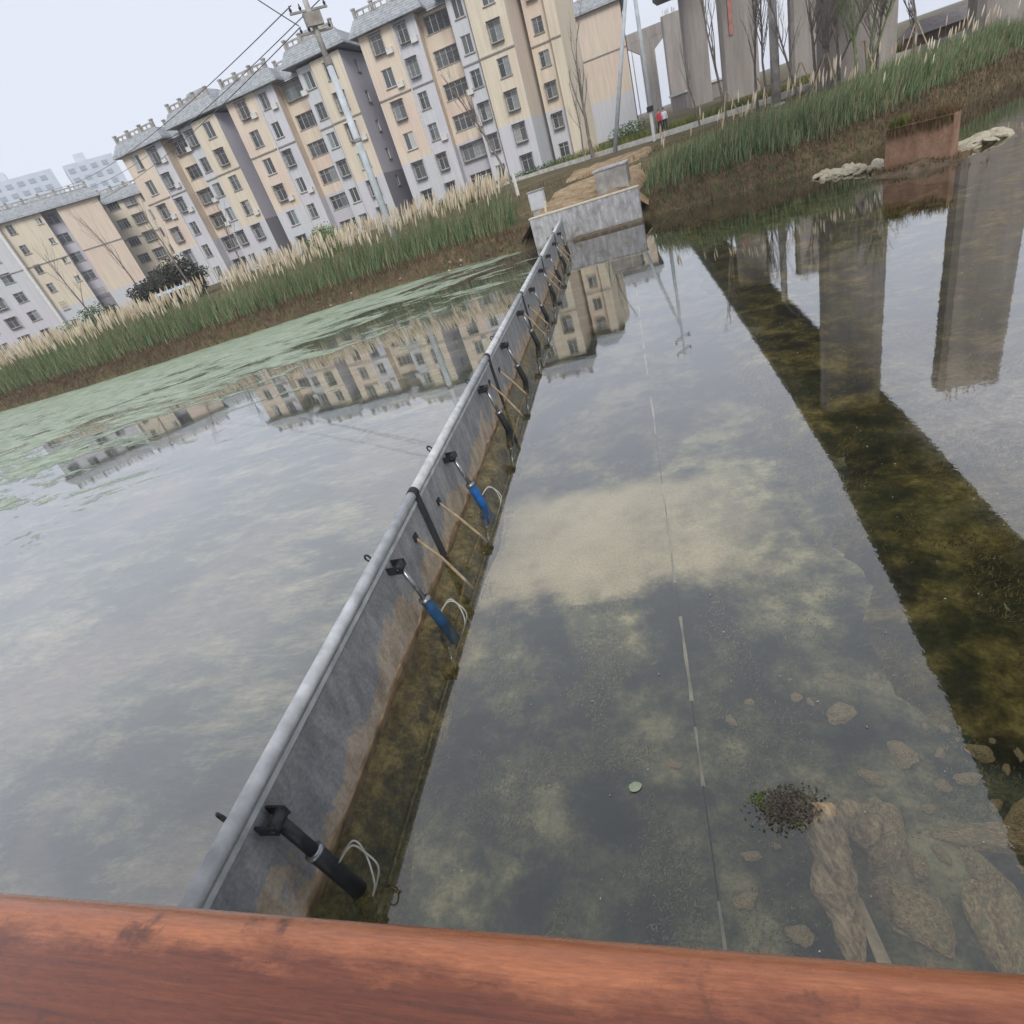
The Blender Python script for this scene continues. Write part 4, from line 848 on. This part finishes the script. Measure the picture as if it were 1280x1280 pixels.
# ------------------------------------------------------------------ bare trees
M_WHITEW = simple('whitewash', (.62, .6, .55), .9, 0, .2, 6, .3)
M_GBARK = simple('mossy_bark', (.2, .235, .13), .95, 0, .35, 5, .4, .1)
def bare_tree(loc, h, r, label, spread=.5, nb=9, levels=3, stakes=False, multi=1, seed=0, white=0.0, group='bare winter trees'):
    R = random.Random(seed); e = empty('bare_tree', loc, R.uniform(0, 6)); tag(e, label, 'tree', group); r *= 1.1; tm, bm_ = MB(), MB()
    def grow(m, p, d, L, rad, lv):
        n = 5; pts = [p]; rr = [rad]; q = p; dd = d
        for k in range(n):
            dd = (dd + Vector((R.gauss(0, .09), R.gauss(0, .09), .06))).normalized(); q = q + dd * L / n; pts.append(q); rr.append(rad * (1 - .8 * (k + 1) / n))
        m.tube(pts, rr, 6 if lv == 0 else (4 if lv == 1 else 3), False)
        if lv < levels:
            for k in range(nb if lv == 0 else max(3, nb // 2)):
                f = R.uniform(.35 if lv == 0 else .2, .97); i = min(n - 1, int(f * n)); pp = pts[i].lerp(pts[i + 1], f * n - i); a = R.uniform(0, 6.28)
                o_ = Vector((cos(a), sin(a), 0)); nd = (dd * .55 + o_ * spread + Vector((0, 0, .45))).normalized()
                grow(bm_, pp, nd, L * R.uniform(.28, .5) * (1.15 - .5 * f), rr[i] * .5, lv + 1)
    for k in range(multi):
        a = 6.28 * k / multi + .3; off = Vector((cos(a), sin(a), 0)) * (.0 if multi == 1 else .12)
        grow(tm, off + Vector((0, 0, -.3)), (Vector((0, 0, 1)) + off * (2.4 if multi > 1 else 0)).normalized(), h * R.uniform(.85, 1.05), r, 0)
    bk = M_GBARK if 'bushy' in label else M_BARK; tm.build('trunk', bk, e); bm_.build('branches', bk, e)
    if white: MB().tube([(0, 0, -.3), (0, 0, white)], r * 1.12, 8).build('whitewash', M_WHITEW, e)
    if stakes:
        for k in range(3):
            a = 2.09 * k + .4; MB().tube([(cos(a) * 1.0, sin(a) * 1.0, -.2), (cos(a) * .06, sin(a) * .06, 1.9)], .035, 6).build('stake', M_BAMBOO, e)
    return e
def tr(az, D, z=2.2): p = pol(az, D); return (p.x, p.y, z)
bare_tree(tr(-26.9, 72), 8, .09, 'slim bare tree before the yellow end wall', seed=1); bare_tree(tr(-22.9, 80), 10.5, .1, 'slim bare tree between the yellow end wall and the dark shrubs', seed=2)
bare_tree(tr(-19.1, 70), 9.5, .1, 'slim bare tree rising out of the dark shrubs', seed=3, spread=.3); bare_tree(tr(-14.6, 72), 9, .08, 'thin bare tree in front of the row end block', seed=4, spread=.3)
bare_tree(tr(10.15, 47, 1.9), 9.6, .1, 'slim bare tree with a whitewashed foot beside the grey cabinet', seed=5, spread=.3, white=1.7)
bare_tree(tr(17.1, 63), 9.5, .16, 'bare tree with stakes beside the leaning timber strut', seed=6, stakes=True, spread=.35); bare_tree(tr(16.4, 70), 8, .09, 'thin bare sapling behind the staked tree near the strut', seed=7, spread=.4)
bare_tree(tr(28.0, 46.5, 2.1), 9, .09, 'single bare sapling with stakes at the kerb before the red banner', seed=8, stakes=True, spread=.28); bare_tree(tr(25.9, 56), 6, .06, 'thin low sapling between two far viaduct piers', seed=9, spread=.3)
for k, (az, D, h, mu, sp) in enumerate(((30.2, 52, 7, 1, .3), (30.7, 53, 7.5, 1, .28), (33.2, 50, 7.5, 2, .5), (34.1, 51, 7, 1, .5), (34.9, 50, 6.5, 2, .55), (35.7, 50, 6, 1, .5), (37.2, 48, 6.5, 4, .55), (38.0, 48.5, 6.5, 2, .5), (40.2, 47, 5, 1, .4))):
    bare_tree(tr(az, D), h, .1 if mu == 1 else .085, ['slim bare tree by the grey lamp pole', 'slim bare tree right beside the lamp pole', 'forked bare tree in the clump before the free standing pier', 'bare tree within the clump before the free standing pier', 'spreading forked bare tree in the riverside clump', 'bare tree at the edge of the riverside clump', 'many stemmed bushy bare tree before the big viaduct pier', 'twin stemmed bare tree touching the many stemmed one', 'small staked bare tree alone before the big viaduct pier'][k], seed=20 + k, stakes=k in (0, 2, 4, 6, 8), multi=mu, spread=sp, nb=14)

# ------------------------------------------------------------------ poles, wires, posts
M_POLE = simple('concrete_pole', (.46, .5, .53), .85, 0, .2, 2, .15, .2)
def insulators(parent, pts):
    for p in pts: p = Vector(p); MB().tube([p, p + Vector((0, 0, .12)), p + Vector((0, 0, .18)), p + Vector((0, 0, .3))], [.05, .09, .05, .03], 8).build('insulator', M_BLACK, parent)
p = pol(-1.6, 42); up_ = empty('utility_pole', (p.x, p.y, 1.2), .35); tag(up_, 'pale concrete utility pole with crossarms behind the long reed belt', 'utility pole')
MB().tube([(0, 0, -.8), (0, 0, 10.9)], [.25, .19], 14).build('pole_shaft', M_POLE, up_, True); MB().tube([(0, 0, 10.9), (0, 0, 13.7)], [.17, .15], 12).build('pole_head', M_CONC, up_, True)
MB().tube([(0, 0, 10.75), (0, 0, 11.1)], .24, 12).build('pole_collar', M_LEDGE, up_); MB().tube([(0, 0, 6.9), (0, 0, 7.05)], .27, 12).build('pole_band', M_LEDGE, up_)
for z, L in ((13.25, 1.1), (12.3, .95)): MB().box(-L, L, -.06, .06, z - .05, z + .05).build('crossarm', M_LEDGE, up_); insulators(up_, [(-L + .1, 0, z + .05), (L - .1, 0, z + .05), (-L * .4, 0, z + .05)])
MB().box(-.5, .5, -.35, -.1, 12.5, 13.1).build('switch_box', M_LEDGE, up_)
P0 = Vector((p.x, p.y, 1.2))
far = pol(-24.5, 170)
M_WIRE = simple('wire', (.09, .09, .1), .6, 0, .1, 1, 0)
def wire(a, b, sag, lab, r=.028):
    a, b = Vector(a), Vector(b); pts = [a.lerp(b, k / 24) - Vector((0, 0, sag * 4 * (k / 24) * (1 - k / 24))) for k in range(25)]; tag(MB().tube(pts, r, 4).build('overhead_wire', M_WIRE), lab, 'wire', 'overhead wires')
ca, sa = cos(.35), sin(.35)
for k, (x, z, zo) in enumerate(((-.85, 13.6, 26.5), (.9, 13.6, 25), (-.8, 12.65, 22.5))):
    wire(P0 + Vector((x * ca, x * sa, z)), far + Vector((x * 2, k * 1.5, zo + 2)), 2.0, ['thin wire from the top crossarm tip towards the far towers', 'thin wire from the top crossarm, other tip, towards the far towers', 'thin wire from the lower crossarm towards the far towers'][k])
wire(P0 + Vector((-.85 * ca, -.85 * sa, 12.7)), P0 + Vector((-6.5, -3, 18.5)), .2, 'thin wire climbing away above the utility pole')
q = pol(22.3, 60); u2 = empty('braced_utility_pole', (q.x, q.y, 2.0), .5); tag(u2, 'tall concrete utility pole braced by a leaning strut', 'utility pole')
MB().tube([(0, 0, -.5), (0, 0, 15.6)], [.2, .12], 12).build('pole_shaft', M_POLE, u2, True); sp_ = pol(18.8, 61) - q
c5, s5 = cos(-.5), sin(-.5); sl = Vector((sp_.x * c5 - sp_.y * s5, sp_.x * s5 + sp_.y * c5, 0))
MB().tube([sl + Vector((0, 0, -.4)), Vector((0, 0, 12.6))], [.2, .13], 10).build('strut', M_POLE, u2, True)
for z in (15.0, 13.6): MB().box(-1.2, 1.2, -.06, .06, z - .05, z + .05).build('crossarm', M_LEDGE, u2); insulators(u2, [(-1.1, 0, z + .05), (1.1, 0, z + .05)])
l = pol(22.25, 57); e = empty('path_light', (l.x, l.y, 2.1)); tag(e, 'short white post with a black lamp head by the path', 'post'); MB().tube([(0, 0, -.2), (0, 0, 2.2)], .13, 10).build('post_shaft', M_WHITE, e); MB().box(-.2, .2, -.2, .2, 2.203, 2.6).build('lamp_head', M_BLACK, e)
l = pol(31.5, 50); e = empty('lamp_pole', (l.x, l.y, 2.0)); tag(e, 'thick grey lamp pole among the bare trees', 'lamp pole'); MB().tube([(0, 0, -.3), (0, 0, 9)], [.3, .22], 14).build('pole_shaft', M_CONC, e, True); MB().box(-.38, .38, -.38, .38, -.3, .3).build('pole_base', M_CONC, e); MB().tube([(0, 0, 9), (0, -.8, 9.6), (0, -1.8, 9.8)], .07, 8).build('lamp_arm', M_LEDGE, e)
for az, D, h in ((22.9, 84, 9), (21.5, 95, 10)):
    l = pol(az, D); e = empty('street_lamp', (l.x, l.y, 2.0)); tag(e, 'thin street lamp nearer the path before the flared pier' if az > 22 else 'thin street lamp further back before the flared pier', 'street lamp', 'thin street lamps'); MB().tube([(0, 0, -.3), (0, 0, h)], [.09, .05], 8).build('lamp_shaft', M_LEDGE, e); MB().tube([(0, 0, h), (.9, 0, h + .15)], .05, 6).build('lamp_arm', M_LEDGE, e); MB().box(.9, 1.5, -.12, .12, h + .1, h + .2).build('lamp_head', M_CONC, e)
p = pol(-20.7, 66); e = empty('blue_canopy', (p.x, p.y, 2.2), .3); tag(e, 'pale blue sheet canopy on thin posts beside the dark shrubs', 'canopy')
MB().prism([(-1.7, -.9), (1.7, -.9), (1.7, .9), (-1.7, .9)], 1.5, 1.75, [(-1.6, -.1), (1.6, -.1), (1.6, .1), (-1.6, .1)]).build('canopy_sheet', simple('blue_sheet', (.3, .45, .6), .6), e)
for x in (-1.5, 1.5):
    for y in (-.8, .8): MB().tube([(x, y, -.2), (x, y, 1.5)], .04, 6).build('canopy_post', M_WHITE, e)

# ------------------------------------------------------------------ two people on the path, far off
M_SKIN = simple('skin', (.5, .33, .25), .6, 0, .1, 5, 0); M_HAIR = simple('dark_hair', (.02, .017, .015), .6, 0, .2, 8, 0)
M_RED = simple('red_coat', (.5, .04, .05), .8, 0, .2, 4, .1); M_PALE_C = simple('white_coat', (.62, .62, .68), .8, 0, .15, 4, .1); M_TRS = simple('dark_trousers', (.03, .032, .045), .85, 0, .2, 4, .1)
def person(loc, rz, coat, label, step):
    e = empty('person', loc, rz); tag(e, label, 'person')
    J = {'pel': (0, 0, .95, .15), 'waist': (0, 0, 1.12, .145), 'chest': (0, 0, 1.36, .165), 'neck': (0, 0, 1.5, .06), 'head': (0, -.01, 1.6, .085), 'crown': (0, -.005, 1.7, .075)}
    E = [('pel', 'waist'), ('waist', 'chest'), ('chest', 'neck'), ('neck', 'head'), ('head', 'crown')]
    for sx, n in ((-1, 'l'), (1, 'r')):
        st_ = step * sx
        J.update({n + 'sh': (.18 * sx, 0, 1.42, .07), n + 'el': (.25 * sx, .06 * sx * step * 3, 1.14, .05), n + 'wr': (.24 * sx, -.1 + .1 * sx * step, .92, .036), n + 'hd': (.235 * sx, -.13 + .1 * sx * step, .84, .034),
                  n + 'hip': (.1 * sx, 0, .88, .11), n + 'kn': (.1 * sx, -.06 - st_ * .6, .5, .075), n + 'an': (.1 * sx, .03 - st_, .08, .05), n + 'to': (.11 * sx, -.14 - st_, .04, .04)})
        E += [('chest', n + 'sh'), (n + 'sh', n + 'el'), (n + 'el', n + 'wr'), (n + 'wr', n + 'hd'), ('pel', n + 'hip'), (n + 'hip', n + 'kn'), (n + 'kn', n + 'an'), (n + 'an', n + 'to')]
    names = list(J); me = bpy.data.meshes.new('body'); bm = bmesh.new(); sk = bm.verts.layers.skin.verify(); vs = [bm.verts.new(J[k][:3]) for k in names]
    for a, c_ in E: bm.edges.new((vs[names.index(a)], vs[names.index(c_)]))
    for v, k in zip(vs, names): v[sk].radius = (J[k][3],) * 2; v[sk].use_root = (k == 'pel')
    bm.to_mesh(me); bm.free(); o = link('body', me, e)
    o.modifiers.new('skin', 'SKIN').use_smooth_shade = True; sb = o.modifiers.new('sub', 'SUBSURF'); sb.levels = sb.render_levels = 1
    t = NT('clothes_' + coat.name); X = t.xyz()
    zc = t.ramp(t.math('DIVIDE', X[2], 2.0), [(0.0, (.03, .032, .045)), (.455, (.03, .032, .045)), (.46, coat.node_tree.nodes['Color Ramp'].color_ramp.elements[1].color[:3]), (.745, coat.node_tree.nodes['Color Ramp'].color_ramp.elements[1].color[:3]), (.75, (.5, .33, .25))]); t.bsdf(zc, .8); me.materials.append(t.m)
    bm = bmesh.new(); bmesh.ops.create_icosphere(bm, subdivisions=2, radius=.1)
    for v in bm.verts: v.co = Vector((v.co.x, v.co.y * 1.05 + .015, max(v.co.z, -.05 if v.co.y > 0 else .03) * 1.1 + 1.665))
    hm = bpy.data.meshes.new('hair'); bm.to_mesh(hm); bm.free(); hm.materials.append(M_HAIR); link('hair', hm, e)
l = pol(22.85, 62); person((l.x, l.y, 2.5), .3, M_RED, 'distant person in a red coat walking on the path', .16)
l = pol(23.25, 62.5); person((l.x, l.y, 2.5), -.2, M_PALE_C, 'distant person in a white coat walking on the path', .12)

# ------------------------------------------------------------------ stones, timber and weed in the shallow water near the footbridge
t = NT('drowned_stone'); f1 = t.noise(3.2, 10, .78, dist=.2); f2 = t.noise(13, 8, .78)
c = t.ramp(f1, [(.34, (.11, .075, .03)), (.46, (.34, .235, .115)), (.55, (.58, .42, .22)), (.66, (.8, .62, .37))]); c = t.mix(.6, c, t.ramp(f2, [(.3, .2), (.7, .85)]), 'OVERLAY'); c = t.mix(t.ramp(t.noise(3.1, 4), [(.5, 0.0), (.62, .65)]), c, (.12, .125, .05))
t.bsdf(c, .9, 0, t.bump(f2, .6, .04), .2); M_STONE = t.m
dr = [rock_mesh('drowned_rock', M_STONE, 30 + s, 3, .6, .45) for s in range(5)]
def drowned(x, y, z, sx, sy, sz, rz, lab, grp=None, i=0): o = put_rock(dr[i % 5], 'drowned_rock', (x, y, z), (sx, sy, sz), lab, grp, rz); return o
drowned(1.78, 1.98, -.5, .3, .2, .2, .9, 'broad sunken rock beside the drowned stump', None, 0); drowned(1.66, 1.5, -.48, .17, .27, .22, .6, 'pointed sunken rock beside the drowned plank', None, 1)
drowned(2.1, 1.3, -.5, .36, .2, .2, 1.0, 'large sunken rock furthest along the footbridge', None, 2); drowned(2.45, 1.75, -.5, .34, .12, .14, -.5, 'long sunken rock beside the dark weed bed', None, 3)
SUNK = [(1.96, 3.3), (2.39, 2.49), (2.46, 2.17), (2.66, 2.16), (.65, 1.9), (2.2, 3.0), (1.9, 1.75), (2.25, 1.62), (2.6, 1.5), (2.75, 1.8), (2.3, 1.1), (2.0, 1.0), (2.9, 2.3), (3.1, 1.9), (.9, 1.6), (2.05, 2.4)]
for k, (x, y) in enumerate(SUNK): s = random.uniform(.05, .1); drowned(x, y, -.48, s * random.uniform(1, 1.7), s, s * .8, random.uniform(0, 6), 'small pale stone lying on the drowned concrete apron', 'small stones under the water', k)
for k in range(90):
    x, y = random.uniform(.4, 4.2), random.uniform(.7, 3.6); 
    if x < 1.3 and random.random() < .7: continue
    s = random.uniform(.015, .045); drowned(x, y, -.485, s * random.uniform(1, 1.8), s, s * .8, random.uniform(0, 6), 'pebble lying on the drowned concrete apron', 'pebbles under the water', k)
# forked drowned stump
t = NT('drowned_wood'); f1 = t.noise(5, 10, .75, dist=.4, stretch=(5, 1, 5)); f2 = t.noise(3, 4)
c = t.ramp(f1, [(.34, (.11, .075, .035)), (.46, (.36, .25, .13)), (.56, (.6, .44, .25)), (.68, (.8, .63, .4))]); t.bsdf(c, .9, 0, t.bump(f1, .7, .03), .2); M_DWOOD = t.m
st = empty('drowned_stump', (1.36, 2.05, -.5)); tag(st, 'forked drowned stump reaching the surface under floating weed', 'stump')
def knobbly(pts, rad, n=18, sub=10, seed=0.0):
    m = MB(); P = []; Rr = []
    for k in range(len(pts) - 1):
        for q in range(sub): f = q / sub; P.append(Vector(pts[k]).lerp(Vector(pts[k + 1]), f)); Rr.append(rad[k] + (rad[k + 1] - rad[k]) * f)
    P.append(Vector(pts[-1])); Rr.append(rad[-1]); m.tube(P, Rr, n)
    for i, v in enumerate(m.v):
        v = Vector(v); c_ = P[min(i // n, len(P) - 1)]; d_ = v - c_; m.v[i] = tuple(c_ + d_ * (1 + .5 * fbm(v.x * 9 + seed, v.y * 5, v.z * 9, 4)))
    return m
knobbly([(.06, .1, .46), (-.02, -.1, .34), (-.12, -.35, .2), (-.2, -.62, .03), (-.2, -.8, -.1)], [.09, .13, .12, .085, .04]).build('trunk', M_DWOOD, st, True)
knobbly([(.0, .0, .34), (.2, .02, .25), (.42, -.02, .06), (.55, .0, -.05)], [.1, .13, .1, .05], seed=4).build('limb', M_DWOOD, st, True)
pk = empty('drowned_plank', (1.31, 1.45, -.42), -1.2); pk.rotation_euler = (0, radians(9), -1.75); tag(pk, 'short drowned plank leaning on the apron near the footbridge', 'plank')
m = MB().prism([(-.26, -.012), (-.2, -.03), (.3, -.05), (.32, .045), (-.2, .035)], -.012, .012); bevel(m.build('board', M_BAMBOO, pk), .004)
# floating weed and leaves
M_WEED = islands('floating_weed', [(0.0, (.06, .05, .04)), (.4, (.15, .12, .1)), (.8, (.24, .19, .16)), (1.0, (.14, .16, .06))], trans=.1)
m = MB()
for k in range(1500):
    a = random.gauss(0, .095); b = random.gauss(0, .065); x, y = 1.19 + a, 2.17 + b; s = random.uniform(.005, .016); z = .012 + random.random() * .03 * exp(-(a * a + b * b) * 60); r = random.uniform(0, 3.14); u_ = Vector((cos(r), sin(r), random.gauss(0, .4))) * s; v_ = Vector((-sin(r), cos(r), random.gauss(0, .4))) * s * .6; c_ = Vector((x, y, z)); m.quad(c_ - u_, c_ - v_, c_ + u_, c_ + v_)
tag(m.build('weed_clump', M_WEED), 'clump of brown floating weed caught on the drowned stump', 'weed', kind='stuff')
m = MB()
for k in range(260):
    f = random.random(); x, y = 1.0 + .22 * f + random.gauss(0, .03), 2.32 - .28 * f + random.gauss(0, .03); s = random.uniform(.005, .014); r = random.uniform(0, 3.14); u_ = Vector((cos(r), sin(r), 0)) * s; v_ = Vector((-sin(r), cos(r), 0)) * s * .6; c_ = Vector((x, y, .014 + .002 * random.random())); m.quad(c_ - u_, c_ - v_, c_ + u_, c_ + v_)
tag(m.build('green_weed', islands('green_weed', [(0.0, (.08, .14, .03)), (1.0, (.22, .28, .07))])), 'thread of green weed trailing from the brown floating clump', 'weed', kind='stuff')
M_FLECK = islands('fleck', [(0.0, (.35, .36, .3)), (1.0, (.7, .7, .66))], trans=.1)
m = MB()
for k in range(500):
    u = random.uniform(-3, 8); s = random.uniform(.6, 14) ; p = us(u, s, .01); q = random.uniform(.003, .011) * (1 + s * .06); r = random.uniform(0, 3.14); u_ = Vector((cos(r), sin(r), 0)) * q; v_ = Vector((-sin(r), cos(r), 0)) * q * .5
    m.quad(p - u_, p - v_, p + u_, p + v_)
tag(m.build('floating_flecks', M_FLECK), 'scattered pale flecks drifting on the downstream water', 'flecks', kind='stuff')
lf = MB(); pts = [(.055 * cos(a) * (1 + .15 * cos(3 * a)), .042 * sin(a), .012 + .004 * sin(2 * a)) for a in [2 * pi * k / 12 for k in range(12)]]; lf.v = pts; lf.f = [tuple(range(12))]
o = lf.build('fallen_leaf', simple('pale_leaf', (.45, .5, .33), .6)); p_ = us(-.72, 2.62); o.location = (p_.x, p_.y, 0); tag(o, 'single pale leaf floating over the dark apron', 'leaf')

# water weed growing on the drowned bed
def bed_weed(n, ur, sr, z, thr, h0, h1, mat, label, sc=1.0, flow=(.8, .3)):
    m = MB(); c = 0
    for _ in range(n * 4):
        if c >= n: break
        u, s_ = random.uniform(*ur), random.uniform(*sr)
        if fbm(u * sc, s_ * sc, 17, 4) < thr + random.gauss(0, .08): continue
        c += 1; p = us(u, s_, z); a = random.gauss(.0, .9); d = us(flow[0] * cos(a) - flow[1] * sin(a), flow[0] * sin(a) + flow[1] * cos(a)); d.normalize(); L = random.uniform(h0, h1); sd = Vector((-d.y, d.x, 0)) * random.uniform(.0015, .004) * (1 + s_ * .1); k0 = len(m.v); cv = Vector((-d.y, d.x, 0)) * random.gauss(0, .3)
        for q in range(4): f = q / 3; cc = p + d * L * f + cv * L * f * f + Vector((0, 0, L * .45 * sin(f * 2.2))); w_ = sd * (1 - .8 * f); m.v += [tuple(cc - w_), tuple(cc + w_)]
        for q in range(3): k = k0 + 2 * q; m.f.append((k, k + 1, k + 3, k + 2))
    tag(m.build('water_weed', mat), label, 'water weed', kind='stuff')
M_WW = islands('water_weed_blade', [(0.0, (.04, .042, .015)), (.4, (.12, .12, .05)), (.8, (.26, .24, .11)), (1.0, (.42, .38, .22))], trans=.1)
M_WO = islands('olive_weed_blade', [(0.0, (.025, .022, .006)), (.4, (.09, .07, .02)), (.75, (.2, .15, .05)), (1.0, (.32, .26, .1))], trans=.1)
bed_weed(16000, (-2.6, -.3), (.3, 5.4), -.5, .14, .012, .04, M_WW, 'yellowish weed on the drowned apron beside the weir', 1.3)
bed_weed(9000, (-.1, 2.6), (.3, 5.4), -.5, .25, .012, .04, M_WW, 'thin weed on the drowned apron beyond its pale seam', 1.3)
bed_weed(12000, (-3.4, -2.6), (.2, 16), -.2, -.1, .02, .06, M_WO, 'olive moss on the sill at the foot of the weir', 1.6)
bed_weed(22000, (1.5, 6.5), (1, 12), -.46, .05, .02, .08, M_WO, 'olive weed on the bed below the viaduct reflection', .8)
# ------------------------------------------------------------------ thin overcast haze
t = NT('haze_air'); pv_ = t.n('ShaderNodeVolumePrincipled'); pv_.inputs['Color'].default_value = (.9, .93, 1, 1); pv_.inputs['Density'].default_value = .0006; t.l(pv_.outputs[0], t.out.inputs['Volume'])
tag(MB().box(-6000, 6000, -300, 6000, -2.6, 66).build('haze', t.m), 'thin pale haze over the river and the far buildings', 'haze', kind='stuff')
